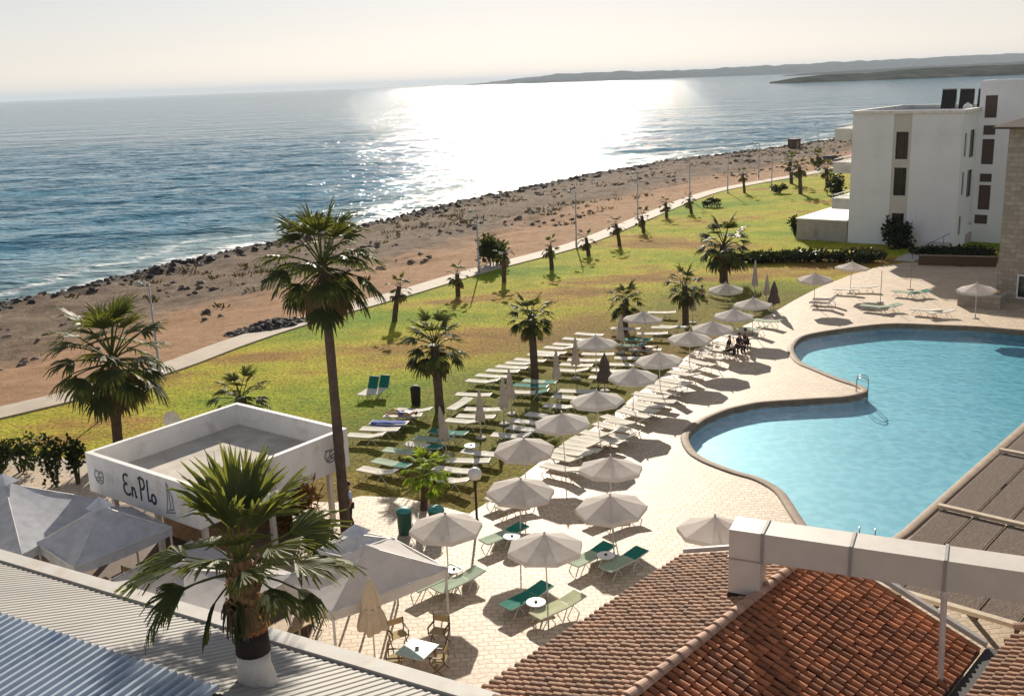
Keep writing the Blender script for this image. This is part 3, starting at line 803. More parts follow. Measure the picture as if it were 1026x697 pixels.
# planter wall beside it
pl = thing('stone_planter', 'low stone planter wall against the stone building by the pool', 'planter', (at(961, 307).x, at(961, 307).y, DECK), SA)
q = MB(); q.box((1.3, 0.75, 0.42), (2.9, 1.5, 0.84)); uvbox(q.build('wall', MT['stone'], pl))
q = MB(); q.box((1.3, 0.75, 0.9), (3.0, 1.6, 0.1)); q.build('capping', MT['concrete'], pl)
LP = local((at(961, 307).x, at(961, 307).y), SA)
for k, (x, y, lab) in enumerate(((0.75, 0.6, 'orange seat cushion on the front of the stone planter'), (2.0, 1.1, 'orange seat cushion on the planter against the stone building'))):
    q = MB(); q.box((0, 0, 0.09), (1.0, 0.55, 0.16)); cu = q.build('seat_cushion', MT['cushion']); cu.location = LP(x, y, DECK + 0.955); cu.rotation_euler = (0, 0, SA)
    bm = bmesh.new(); bm.from_mesh(cu.data); bmesh.ops.bevel(bm, geom=bm.edges[:], offset=0.05, segments=2, affect='EDGES'); bm.to_mesh(cu.data); bm.free()
    tag(cu, lab, 'cushion', 'cushions on the stone planter')
# ramp up to the wing entrance, with a dark retaining wall below it
a, c = at(905, 262).xy, at(990, 232).xy
rp = thing('entrance_ramp', 'grey concrete ramp rising from the deck to the hotel wing entrance', 'ramp', (a.x, a.y, 0))
d = (c - a); dn = d.normalized(); nn = Vector((dn.y, -dn.x)); Lr = d.length
q = MB(); P4 = [Vector((0, 0)) - nn * 0.9, Vector((0, 0)) + nn * 0.9, d + nn * 0.9, d - nn * 0.9]
zz = (0.08, 0.08, 1.5, 1.5)
q.add([(p.x, p.y, zz[i]) for i, p in enumerate(P4)] + [(p.x, p.y, -0.3) for p in P4], [(0, 1, 2, 3), (4, 5, 1, 0), (5, 6, 2, 1), (6, 7, 3, 2), (7, 4, 0, 3)])
q.build('slab', MT['concrete'], rp)
q = MB()
for k in range(7):
    t = k / 6; p = d * t + nn * 0.8; q.tube([(p.x, p.y, 0.08 + 1.42 * t), (p.x, p.y, 0.95 + 1.42 * t)], 0.025, 6)
p0 = nn * 0.8; p1 = d + nn * 0.8; q.tube([(p0.x, p0.y, 0.95), (p1.x, p1.y, 2.37)], 0.03, 6)
q.build('handrail', MT['brown_shutter'], rp)
rw = thing('retaining_wall', 'dark brown retaining wall between the ramp and the paved deck', 'wall', (at(920, 266).x, at(920, 266).y, 0))
e0, e1 = at(920, 266).xy, at(998, 268).xy; dd = e1 - e0
q = MB(); q.box((dd.x / 2, dd.y / 2, 0.45), (dd.length, 0.3, 0.9), math.atan2(dd.y, dd.x)); q.build('wall', MT['dark_wood'], rw)
q = MB(); q.box((dd.x / 2, dd.y / 2, 0.93), (dd.length + 0.1, 0.4, 0.06), math.atan2(dd.y, dd.x)); q.build('capping', MT['coping'], rw)

# --- white bar pavilion with the sign
SB = at(85, 453, 4.0).xy; B1 = at(200, 482, 4.0).xy; B3 = at(236, 409, 4.0).xy
bx_len, by_len, BA = 6.7, 7.2, R_(-37)
PV = thing('bar_pavilion', 'white flat roofed beach bar with deep fascia and painted script sign', 'pavilion', (SB.x, SB.y, 0), BA)
q = MB(); t = 0.2; z0, z1 = 2.45, 4.0
for (cx, cy, sx, sy) in ((bx_len / 2, t / 2, bx_len, t), (bx_len / 2, by_len - t / 2, bx_len, t), (t / 2, by_len / 2, t, by_len - 2 * t), (bx_len - t / 2, by_len / 2, t, by_len - 2 * t)):
    q.box((cx, cy, (z0 + z1) / 2), (sx, sy, z1 - z0))
q.build('fascia', MT['white_paint'], PV)
q = MB(); q.box((bx_len / 2, by_len / 2, 2.95), (bx_len - 2 * t, by_len - 2 * t, 0.3)); q.build('roof', MT['roof_deck'], PV)
for (x, y) in ((0.6, 0.6), (bx_len - 0.6, 0.6), (bx_len - 0.6, by_len - 0.6), (0.6, by_len - 0.6), (bx_len / 2, 0.6), (bx_len - 0.6, by_len / 2)):
    q = MB(); q.box((x, y, 1.4), (0.18, 0.18, 2.8)); q.build('post', MT['white_paint'], PV)
q = MB(); q.box((bx_len / 2, by_len * 0.72, 1.35), (bx_len - 1.6, 0.15, 2.7)); q.build('back_wall', MT['dark_wood'], PV)
q = MB(); q.box((bx_len / 2, by_len * 0.35, 0.55), (bx_len - 2.2, 0.6, 1.1)); q.box((bx_len / 2, by_len * 0.35, 1.13), (bx_len - 2.0, 0.8, 0.06)); q.build('counter', MT['wood'], PV)
# lettering: brush strokes lying 6 mm proud of the fascia; coordinates in letter units
def strokes(b, paths, org, sx, sz, wd, axis_, off):
    for pth in paths:
        for k in range(len(pth) - 1):
            (xa, za), (xb, zb) = pth[k], pth[k + 1]
            p = Vector((org[0] + xa * sx, org[1] + za * sz)); r = Vector((org[0] + xb * sx, org[1] + zb * sz))
            d = (r - p); 
            if d.length < 1e-6: continue
            dn = d.normalized(); nn = Vector((-dn.y, dn.x)) * wd / 2; e = dn * wd * 0.25
            c4 = [p - e - nn, r + e - nn, r + e + nn, p - e + nn]
            o_ = off + 0.0006 * (len(b.f) % 7)
            if axis_ == 'x': V = [(c.x, -o_, c.y) for c in c4] + [(c.x, -o_ + 0.004, c.y) for c in c4]
            else: V = [(bx_len + o_, c.x, c.y) for c in c4] + [(bx_len + o_ - 0.004, c.x, c.y) for c in c4]
            b.add(V, [(0, 1, 2, 3), (4, 7, 6, 5), (0, 4, 5, 1), (1, 5, 6, 2), (2, 6, 7, 3), (3, 7, 4, 0)])
def arc(cx, cz, rx, rz, a0, a1, n=12): return [(cx + rx * math.cos(R_(a0 + (a1 - a0) * k / n)), cz + rz * math.sin(R_(a0 + (a1 - a0) * k / n))) for k in range(n + 1)]
letters = [
    arc(0.45, 0.74, 0.34, 0.24, 60, 270, 10), arc(0.45, 0.26, 0.40, 0.27, 90, 320, 10),                     # E
    [(0.95, 0.0), (0.98, 0.42)], [(0.97, 0.30), (1.10, 0.42), (1.24, 0.40), (1.30, 0.22), (1.32, 0.0), (1.42, 0.03)],   # n
    [(1.92, -0.05), (1.95, 0.55), (1.93, 1.02)], [(1.80, 0.95), (2.05, 1.06), (2.38, 0.98), (2.44, 0.72), (2.28, 0.54), (1.98, 0.48)],   # P
    [(2.78, 1.02), (2.72, 0.5), (2.72, 0.05), (2.95, 0.06)],                                                # l
    arc(3.30, 0.20, 0.22, 0.21, 0, 360, 14)]                                                                # o
sg = MB(); strokes(sg, letters, (bx_len * 0.345, 2.86), 0.56, 0.80, 0.10, 'x', 0.006); sg.build('sign_lettering', MT['navy'], PV)
sail = [[(0.0, 0.0), (0.10, 0.5), (0.12, 1.0), (0.34, 0.55), (0.36, 0.12), (0.0, 0.0)], [(0.12, 1.0), (0.2, 0.55), (0.2, 0.1)], [(-0.05, -0.08), (0.42, 0.02)]]
sg = MB(); strokes(sg, sail, (bx_len * 0.73, 2.75), 1.15, 1.1, 0.06, 'x', 0.006)
sg.build('sail_emblem', MT['logo_grey'], PV)
sg = MB(); strokes(sg, sail, (by_len * 0.42, 2.80), 0.95, 1.0, 0.07, 'y', 0.006); sg.build('sail_emblem', MT['logo_grey'], PV)
swirl = [arc(0.0, 0.2, 0.2, 0.2, 30, 330, 10), arc(0.22, 0.25, 0.16, 0.22, 160, 420, 10), arc(0.1, 0.05, 0.24, 0.14, 180, 360, 8), [(-0.15, 0.42), (0.3, 0.36)], [(-0.1, 0.1), (0.3, 0.2)]]
sg = MB(); strokes(sg, swirl, (bx_len * 0.10, 3.0), 1.0, 1.0, 0.06, 'x', 0.006); sg.build('swirl_emblem', MT['logo_grey'], PV)
sg = MB(); strokes(sg, swirl, (by_len * 0.85, 3.0), 1.0, 1.0, 0.06, 'y', 0.006); sg.build('swirl_emblem', MT['logo_grey'], PV)

# --- corrugated restaurant roof, bottom left
g0 = at(0, 562, 3.2).xy; g1 = at(430, 690, 3.2).xy; gd = (g1 - g0).normalized(); gn = Vector((gd.y, -gd.x))
GA = math.atan2(gd.y, gd.x); LG = local(g0, GA)   # local x along the gutter, local -y uphill towards the camera
RS = thing('restaurant_shed', 'restaurant roofed in grey and blue corrugated sheet behind a white kerb', 'building', (g0.x, g0.y, 0), GA)
def corrugated(b, x0, x1, y0, z0, y1, z1, pitch_, amp, ny=2, mi=0):
    n_ = int((x1 - x0) / pitch_); xs_ = []; hs = []
    for k in range(n_):
        for fx, h in ((0.0, 0), (0.42, 0), (0.55, 1), (0.87, 1)): xs_.append(x0 + (k + fx) * pitch_); hs.append(h * amp)
    xs_.append(x0 + n_ * pitch_); hs.append(0)
    V = []
    for j in range(ny):
        t_ = j / (ny - 1); y = y0 + (y1 - y0) * t_; z = z0 + (z1 - z0) * t_
        V += [(xs_[i], y, z + hs[i]) for i in range(len(xs_))]
    m_ = len(xs_)
    b.add(V, [(j * m_ + i, j * m_ + i + 1, (j + 1) * m_ + i + 1, (j + 1) * m_ + i) for j in range(ny - 1) for i in range(m_ - 1)], mi)
SL = math.tan(R_(20)); RID = 3.95
q = MB(); corrugated(q, -14, 24, -0.18, 3.2 + 0.18 * SL, -RID, 3.2 + SL * RID, 0.23, 0.028, 8)
corrugated(q, 13.6, 24, -RID - 0.002, 3.2 + SL * RID, -RID - 3, 3.2 + SL * (RID + 3), 0.23, 0.04, 4); q.build('grey_roof', MT['sheet_grey'], RS)
q = MB(); corrugated(q, -14, 13.45, -RID + 0.05, 3.2 + SL * RID + 0.10, -RID - 9, 3.2 + SL * RID - 0.35, 0.25, 0.10, 4)
q.build('blue_roof', MT['sheet_blue'], RS)
q = MB(); q.box((5, 0.13, 3.1), (38, 0.5, 0.5)); q.box((5, 0.40, 3.0), (38, 0.05, 0.3)); q.build('kerb', MT['curb_white'], RS)
q = MB(); q.box((5, -0.25, 3.14), (38, 0.18, 0.12)); q.build('gutter', MT['black'], RS)
q = MB(); q.box((5, -0.1, 1.4), (38, 0.25, 2.9)); q.box((5, -7, 1.6), (37, 0.2, 3.2)); q.build('wall', MT['old_white'], RS)

# --- tiled roofs, bottom right (local x along the ridge, local y across it towards the right)
TE = at(475, 697, 3.0).xy
def tiles(b, x0, x1, ya, za, yb, zb, pitch_=0.235, row=0.28, seed=1):
    """barrel tiles on the plane from the eave (ya, za) up to the ridge (yb, zb); columns run up the slope"""
    rs = random.Random(seed); Ls = math.hypot(yb - ya, zb - za); dy, dz = (yb - ya) / Ls, (zb - za) / Ls
    nx, nz = -dz, dy
    if nz < 0: nx, nz = -nx, -nz
    rows = int(Ls / row)
    for cidx in range(int((x1 - x0) / pitch_)):
        xc = x0 + (cidx + 0.5) * pitch_
        for r in range(rows):
            s0 = r * row - 0.03; s1 = (r + 1) * row + 0.03; V = []
            jx = rs.gauss(0, 0.010); lift = rs.uniform(-0.008, 0.012); sl_j = rs.gauss(0, 0.014) - (0.07 if rs.random() < 0.02 else 0); s0 += sl_j; s1 += sl_j; rot_ = rs.gauss(0, 0.006)
            for s_, rad, hgt in ((s0, 0.095, 0.035 + lift), (s1, 0.08, 0.005 + lift)):
                for k in range(7):
                    an = math.pi * k / 6; hx = math.cos(an) * rad; hh = math.sin(an) * rad * 0.85 + hgt
                    V.append((xc + jx + hx + (rot_ if s_ == s0 else -rot_), ya + dy * s_ + nx * hh, za + dz * s_ + nz * hh))
            Fc = [(k, k + 1, k + 8, k + 7) for k in range(6)] + [(0, 6, 5, 4, 3, 2, 1)]
            b.add(V, Fc, 0, min(1, max(0, rs.gauss(0.5, 0.22))))
def pan(b, x0, x1, ya, za, yb, zb): b.add([(x0, ya, za - 0.02), (x1, ya, za - 0.02), (x1, yb, zb - 0.02), (x0, yb, zb - 0.02), (x0, ya, za - 0.2), (x1, ya, za - 0.2), (x1, yb, zb - 0.2), (x0, yb, zb - 0.2)], [(0, 1, 2, 3), (7, 6, 5, 4), (0, 4, 5, 1), (1, 5, 6, 2), (3, 2, 6, 7), (0, 3, 7, 4)])
TT = thing('tiled_restaurant', 'clay tiled gable roof with a pale ridge line and orange right slope', 'building', (TE.x, TE.y, 0), UANG)
RY, RZ, X0, X1 = -4.25, 4.52, -7.0, 9.35
q = MB(); tiles(q, X0, X1, 0, 3.0, RY, RZ, seed=3); q.build('left_tiles', MT['tile_pale'], TT)
q = MB(); tiles(q, X0, X1, 2 * RY, 3.0, RY, RZ, seed=4); q.build('right_tiles', MT['tile_red'], TT)
q = MB(); pan(q, X0, X1, 0, 3.0, RY, RZ); pan(q, X0, X1, 2 * RY, 3.0, RY - 0.004, RZ); q.build('roof_boards', MT['under_tile'], TT)
q = MB(); rs = random.Random(8); k = X0
while k < X1:
    V = []
    for xx, rad, h in ((k, 0.15, 0.03), (k + 0.44, 0.125, 0.0)):
        for j in range(9):
            an = math.pi * j / 8; V.append((xx, RY + math.cos(an) * rad, RZ + 0.02 + h + math.sin(an) * rad * 0.9))
    q.add(V, [(j, j + 1, j + 10, j + 9) for j in range(8)] + [tuple(range(9))], 0, rs.uniform(0.25, 0.9)); k += 0.40
q.build('ridge_cap', MT['cap_tile'], TT)
q = MB(); q.box(((X0 + X1) / 2, -0.45, 1.4), (X1 - X0, 0.25, 2.8))
q.add([(X1 - 0.1, -0.45, 0), (X1 - 0.1, 2 * RY + 0.3, 0), (X1 - 0.1, 2 * RY + 0.3, 2.9), (X1 - 0.1, RY, RZ - 0.25), (X1 - 0.1, -0.45, 2.9)], [(0, 1, 2, 3, 4)])
q.build('wall', MT['old_white'], TT)
for s_, nm in ((0, 'a'), (1, 'b')):
    q = MB(); y0_, y1_ = (0.12, RY) if s_ == 0 else (2 * RY - 0.12, RY)
    Ls = math.hypot(RY, RZ - 3.0); 
    q.add([(X1 + 0.02, y0_, 3.0), (X1 + 0.16, y0_, 3.0), (X1 + 0.16, y1_, RZ + 0.04), (X1 + 0.02, y1_, RZ + 0.04), (X1 + 0.02, y0_, 3.14), (X1 + 0.16, y0_, 3.14), (X1 + 0.16, y1_, RZ + 0.18), (X1 + 0.02, y1_, RZ + 0.18)],
          [(0, 1, 2, 3), (7, 6, 5, 4), (0, 4, 5, 1), (1, 5, 6, 2), (2, 6, 7, 3), (3, 7, 4, 0)])
    q.build('verge', MT['curb_white'], TT)
q = MB(); q.box(((X0 + X1) / 2, 2 * RY - 0.28, 2.92), (X1 - X0 + 0.3, 0.34, 0.1)); q.build('valley_gutter', MT['black'], TT)
T2 = thing('tiled_annex', 'brown clay tiled roof sloping up to the right beyond a dark valley gutter', 'building', (TE.x, TE.y, 0), UANG)
AY = 2 * RY - 0.5; AX1 = 10.6
q = MB(); tiles(q, X0, AX1, AY, 2.98, AY - 4.0, 4.42, seed=5); q.build('roof_tiles', MT['tile_pale'], T2)
q = MB(); pan(q, X0, AX1, AY, 2.98, AY - 4.0, 4.42); q.build('roof_boards', MT['under_tile'], T2)
q = MB(); q.box(((X0 + AX1) / 2, AY - 2.2, 1.4), (AX1 - X0 - 0.4, 3.4, 2.7)); q.build('wall', MT['old_white'], T2)
q = MB(); q.tube([(AX1 + 0.1, AY + 0.1, 3.1), (AX1 + 0.1, AY - 4, 4.55)], 0.1, 8); q.build('verge', MT['cap_tile'], T2)

# --- white ventilation duct across the roofs
D0 = at(730, 530, 6.2).xy                                   # near top left edge of the duct
dv = (at(1026, 573, 6.2).xy - D0).normalized(); du = Vector((-dv.y, dv.x))
DU = thing('ventilation_duct', 'white square ventilation duct running in flanged lengths across the tiled roofs', 'duct', (D0.x, D0.y, 0), math.atan2(dv.y, dv.x))
DZ, DH, DW = 6.2, 0.74, 0.85                               # local x along v2 (right), local y along u2 (away)
seg = [1.0]; 
q = MB(); x = 0.0; lens = [0.82, 2.05, 2.05, 2.05, 2.05, 2.05, 2.05]; joints = []
for Lk in lens:
    q.box((x + Lk / 2, DW / 2, DZ - DH / 2), (Lk - 0.03, DW, DH)); x += Lk; joints.append(x)
q.build('horizontal_run', MT['duct'], DU)
for jx in joints[:-1]:
    q = MB(); q.box((jx, DW / 2, DZ - DH / 2), (0.07, DW + 0.06, DH + 0.06)); q.build('flange', MT['joint'], DU)
q = MB(); q.box((0.40, 0.42, 4.9), (0.78, 0.78, 1.0)); q.build('riser', MT['duct'], DU)
q = MB(); q.box((0.40, 0.42, DZ - DH - 0.02), (0.84, 0.84, 0.05)); q.build('flange', MT['joint'], DU)
q = MB(); q.box((0.40, 0.42, 4.33), (0.82, 0.82, 0.34)); q.box((0.4, 0.42, 4.06), (0.74, 0.74, 0.5)); q.build('collar', MT['tar'], DU)
sp = at(942, 684, 3.0).xy; spl = Vector(((sp - D0).dot(dv), (sp - D0).dot(du)))
q = MB(); q.tube([(spl.x, spl.y, 2.9), (spl.x, spl.y, 3.0), (joints[2] + 0.02, 0.02, DZ - DH)], 0.07, 8); q.box((spl.x, spl.y, 2.98), (0.4, 0.4, 0.06)); q.build('strut', MT['pole_white'], DU)

# --- reed covered pergola right of the pool
PZ = 2.7; PG0 = at(915, 533, PZ).xy
PG = thing('reed_pergola', 'pergola roofed with dark woven reed panels and pale cross beams beside pool', 'pergola', (PG0.x, PG0.y, 0), UANG)
# local x along u (away), local -y towards the right
bpos = [(at(945, 508, PZ).xy - PG0).dot(u2), (at(1006, 452, PZ).xy - PG0).dot(u2)]
bpos = [bpos[0] - (bpos[1] - bpos[0])] + bpos + [2 * bpos[1] - bpos[0], 3 * bpos[1] - 2 * bpos[0]]
for i in range(len(bpos) - 1):
    for j in range(6):
        q = MB(); q.box(((bpos[i] + bpos[i + 1]) / 2, -0.55 - j * 1.05, PZ - 0.06), (bpos[i + 1] - bpos[i] - 0.24, 0.95, 0.05))
        po = q.build('reed_panel', MT['reed'], PG)
for xx in bpos:
    q = MB(); q.box((xx, -3.2, PZ + 0.03), (0.2, 6.6, 0.12)); q.build('beam', MT['beam_wood'], PG)
for j in range(7):
    q = MB(); q.box(((bpos[0] + bpos[-1]) / 2, -0.03 - j * 1.05, PZ - 0.16), (bpos[-1] - bpos[0], 0.09, 0.14)); q.build('rafter', MT['dark_wood'], PG)
for xx in bpos:
    for yy in (-0.15, -6.2):
        q = MB(); q.box((xx, yy, PZ / 2 - 0.12), (0.14, 0.14, PZ - 0.24)); q.build('post', MT['dark_wood'], PG)
#PART3

# ------------------------------------------------------------------ palms
def fan_leaf(b, org, azi, elev, plen, blen, rs, tint, nseg=20, droop=0.35, spread=78, wk=1.0, mi=0):
    """one fan leaf: an arching petiole and a half disc of pleated, drooping fingers"""
    d = Vector((math.cos(azi) * math.cos(elev), math.sin(azi) * math.cos(elev), math.sin(elev)))
    side = Vector((-math.sin(azi), math.cos(azi), 0)); up = side.cross(d) * -1
    if up.z < 0: up = -up
    side = (side + up * rs.uniform(-0.35, 0.35)).normalized(); 
    P = [Vector(org)]
    dd = d.copy()
    for k in range(3):
        P.append(P[-1] + dd * plen / 3); dd = (dd + Vector((0, 0, -0.10 * (1 + droop)))).normalized()
    b.tube(P, [0.035 * wk, 0.03 * wk, 0.024 * wk, 0.02 * wk], 5, mi, False, min(1, tint + 0.25))
    hub = P[-1]; ax = dd; nrm = side.cross(ax).normalized()
    for s_ in range(nseg):
        if rs.random() < 0.05: continue
        a = R_(-spread + 2 * spread * s_ / (nseg - 1)) + rs.uniform(-0.03, 0.03)
        sd_ = (ax * math.cos(a) + side * math.sin(a)).normalized()
        L = blen * (0.62 + 0.38 * math.cos(a * 0.9)) * rs.uniform(0.78, 1.06)
        perp = (side * math.cos(a) - ax * math.sin(a)).normalized()
        wv = blen * 0.045 * 20 / nseg
        p = hub.copy(); cur = (sd_ + nrm * (0.10 * math.cos(a))).normalized(); V = []
        steps = ((0.0, 0.35), (0.38, 1.0), (0.72, 0.72), (1.0, 0.08)); last = 0
        fold = nrm * (0.012 if s_ % 2 else -0.012)
        for q_, (t_, ww) in enumerate(steps):
            p = p + cur * (t_ - last) * L; last = t_
            if q_ > 0: cur = (cur + Vector((0, 0, -(droop * (0.35 + 0.75 * q_ / 3) + (0.30 if q_ == 2 else 0.03)) * rs.uniform(0.4, 1.5))) + perp * rs.uniform(-0.10, 0.10)).normalized()
            V += [p - perp * wv * ww + fold, p + perp * wv * ww - fold]
        b.add(V, [(0, 1, 3, 2), (2, 3, 5, 4), (4, 5, 7, 6)], mi, min(1, max(0, tint + rs.uniform(-0.12, 0.12))))

def make_palm(label, base, trunk_h, R, seed, lean=(0, 0), r0=0.28, r1=0.2, nleaf=34, dead=8, mats=('trunk', 'leaf_mid'), group=None, nseg=20, name='fan_palm', skirt=True):
    rs = random.Random(seed)
    t = thing(name, label, 'palm tree', base, 0, group)
    q = MB(); P = []; rad = []
    n = max(8, int(trunk_h * 4))
    for i in range(n + 1):
        k = i / n
        P.append((lean[0] * k ** 1.4, lean[1] * k ** 1.4, -0.3 + (trunk_h + 0.3) * k))
        rad.append((r0 * (1 - k) + r1 * k) * (1 + rs.uniform(-0.05, 0.05)) * (1.25 if i == 0 else 1))
    q.tube(P, rad, 12, 0)
    q.build('trunk', MT[mats[0]], t, True)
    top = Vector((lean[0], lean[1], trunk_h))
    q = MB()
    for i in range(nleaf):
        k = (i + 0.5) / nleaf
        elev = R_(80 - 112 * k ** 0.9 + rs.uniform(-9, 9)); azi = i * 2.39996 + rs.uniform(-0.25, 0.25)
        pl_ = R * rs.uniform(0.50, 0.66); bl_ = R * rs.uniform(0.42, 0.54)
        tint = min(1, max(0, 0.78 - 0.65 * k + rs.uniform(-0.15, 0.15)))  # upright leaves coloured lighter, low ones darker, painting in sun from behind
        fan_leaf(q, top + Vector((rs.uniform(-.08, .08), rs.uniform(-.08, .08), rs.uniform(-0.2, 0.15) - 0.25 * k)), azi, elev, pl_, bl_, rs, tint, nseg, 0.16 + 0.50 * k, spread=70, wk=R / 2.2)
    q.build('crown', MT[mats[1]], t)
    if dead:
        q = MB()
        for i in range(dead):
            azi = i * 2.39996 + 1.1 + rs.uniform(-.3, .3)
            fan_leaf(q, top + Vector((0, 0, -0.3 - 0.25 * rs.random())), azi, R_(rs.uniform(-55, -25)), R * 0.38, R * 0.5, rs, rs.random(), nseg // 2 + 2, 1.1, 60, wk=R / 2.2)
        q.build('dead_fronds', MT['leaf_dead'], t)
    return t

def palm_px(label, bpx, cpx, Rpx, seed, **kw):
    b_ = at(*bpx, 0.0); h = hat(b_, cpx[1]); sc = F / (Vector((b_.x, b_.y, h)) - Vector((0, 0, CAMH))).dot(fw)
    top = Vector((b_.x, b_.y, h)); dx = (cpx[0] - proj(top)[0]) / sc
    return make_palm(label, b_, h, Rpx / sc, seed, lean=(dx, 0), **kw)
palm_px('tallest fan palm with slim dark trunk beside the white beach bar', (347, 534), (323, 262), 66, 11, r0=0.22, r1=0.16, nleaf=38, dead=18, nseg=22)
palm_px('fan palm with full round crown left of the white beach bar', (119, 450), (112, 358), 66, 12, r0=0.27, r1=0.22, nleaf=38, dead=12, nseg=22)
palm_px('fan palm standing at the near left end of the lawn sunbeds', (441, 414), (435, 345), 36, 13, r0=0.26, r1=0.22, nleaf=34, dead=8, nseg=18)
palm_px('fan palm with slender dark trunk in middle of the back sunbed row', (536, 380), (532, 316), 27, 14, r0=0.24, r1=0.2, nleaf=32, dead=7, nseg=16)
palm_px('short fan palm on lawn behind the middle of the sunbeds', (626, 332), (627, 300), 21, 15, r0=0.24, r1=0.2, nleaf=26, dead=6, nseg=14)
palm_px('short fan palm with sparse crown beside a folded white parasol', (687, 326), (686, 286), 22, 16, r0=0.25, r1=0.2, nleaf=24, dead=6, nseg=14)
palm_px('broad fan palm alone on the far lawn nearest the white wing', (725, 283), (725, 246), 32, 17, r0=0.36, r1=0.32, nleaf=32, dead=7, nseg=16)
palm_px('fan palm peeping over the back corner of the white beach bar roof', (232, 440), (241, 398), 35, 18, r0=0.25, r1=0.22, nleaf=24, dead=3, nseg=18)
palm_px('small bright green palm growing beside the green litter bins', (424, 512), (428, 470), 27, 19, r0=0.16, r1=0.13, nleaf=24, dead=1, mats=('trunk', 'leaf_bright'), nseg=16)

# the big palm rising through the grey roof
gz = 3.2 + SL * 2.72
pb = at(258, 683, gz); hb_ = hat(pb, 560)
rs = random.Random(77)
FP = thing('fan_palm', 'big foreground fan palm with whitewashed trunk foot rising through the corrugated roof', 'palm tree', (pb.x, pb.y, gz), 0)
th_ = hb_ - gz
q = MB(); q.tube([(0.02, 0, -gz + 0.1), (0, 0, -0.3), (0, 0, 0.1), (-0.03, 0, 0.45), (-0.02, 0.02, 0.78)], [0.5, 0.48, 0.43, 0.37, 0.37], 16); q.build('whitewashed_foot', MT['old_white'], FP, True)
q = MB(); q.tube([(-0.02, 0.02, 0.78), (-0.02, 0.02, 1.0), (-0.02, 0.03, 1.32)], [0.39, 0.375, 0.36], 16); q.build('tar_band', MT['tar'], FP, True)
q = MB(); q.tube([(-0.02, 0.03, 1.3), (-0.02, 0.03, 1.42)], [0.37, 0.32], 14); q.build('fibre_ring', MT['fibre'], FP, True)
q = MB(); q.tube([(-0.02, 0.03, 1.38), (-0.06, 0.04, 2.2), (-0.1, 0.05, th_)], [0.30, 0.30, 0.24], 14)
for i in range(80):
    k = i / 80; z = 1.42 + (th_ - 1.55) * k; a = i * 2.39996; rr = 0.29 - 0.04 * k
    p = Vector((-0.04 - 0.05 * k + math.cos(a) * rr, 0.04 + math.sin(a) * rr, z)); o_ = Vector((math.cos(a), math.sin(a), 0))
    s_ = Vector((-math.sin(a), math.cos(a), 0)); Lb = rs.uniform(0.16, 0.30); wd = rs.uniform(0.05, 0.085)
    tip = p + o_ * rs.uniform(0.09, 0.17) + Vector((0, 0, Lb))
    q.add([p - s_ * wd, p + s_ * wd, p + o_ * 0.05 - Vector((0, 0, .02)), tip - s_ * wd * 0.6, tip + s_ * wd * 0.6, tip + o_ * 0.04], [(0, 2, 5, 3), (2, 1, 4, 5), (1, 0, 3, 4), (3, 5, 4), (0, 1, 2)], 0, rs.random())
q.build('trunk', MT['boot'], FP)
top = Vector((-0.1, 0.05, th_)); q = MB(); qd = MB()
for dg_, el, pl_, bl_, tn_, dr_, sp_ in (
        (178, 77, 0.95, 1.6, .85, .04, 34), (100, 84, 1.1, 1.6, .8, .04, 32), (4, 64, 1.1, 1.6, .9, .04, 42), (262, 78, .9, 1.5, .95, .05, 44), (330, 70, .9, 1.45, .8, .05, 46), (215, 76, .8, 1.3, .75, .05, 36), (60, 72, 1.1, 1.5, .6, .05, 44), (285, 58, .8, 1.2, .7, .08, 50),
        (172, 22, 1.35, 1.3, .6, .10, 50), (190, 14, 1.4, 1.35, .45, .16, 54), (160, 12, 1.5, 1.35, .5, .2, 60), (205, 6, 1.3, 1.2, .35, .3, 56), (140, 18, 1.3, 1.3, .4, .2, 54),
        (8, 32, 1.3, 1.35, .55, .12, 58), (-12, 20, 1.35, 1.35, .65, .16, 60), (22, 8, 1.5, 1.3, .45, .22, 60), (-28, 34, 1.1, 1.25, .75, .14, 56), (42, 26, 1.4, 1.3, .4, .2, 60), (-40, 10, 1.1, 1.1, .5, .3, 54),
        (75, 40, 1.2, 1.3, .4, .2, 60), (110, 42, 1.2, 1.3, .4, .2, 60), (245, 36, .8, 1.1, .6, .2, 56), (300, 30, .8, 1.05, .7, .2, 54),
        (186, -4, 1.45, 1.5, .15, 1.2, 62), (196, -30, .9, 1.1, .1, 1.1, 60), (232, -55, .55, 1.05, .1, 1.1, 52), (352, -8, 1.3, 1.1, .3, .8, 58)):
    fan_leaf(q, top + Vector((rs.uniform(-.08, .08), rs.uniform(-.08, .08), -0.1 if el > 30 else -0.35)), R_(dg_ + rs.uniform(-5, 5)), R_(el + rs.uniform(-4, 4)), pl_, bl_, rs, tn_, 26, dr_, sp_)  # leaf tint paints upright fans as sunlit, hanging ones as shaded
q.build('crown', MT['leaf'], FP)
for azi in (0.4, 2.2, 3.6, 4.9):
    fan_leaf(qd, top + Vector((0, 0, -0.45)), azi, R_(-50), 0.6, 0.8, rs, rs.random(), 16, 1.1, 55)
qd.build('dead_fronds', MT['leaf_dead'], FP)

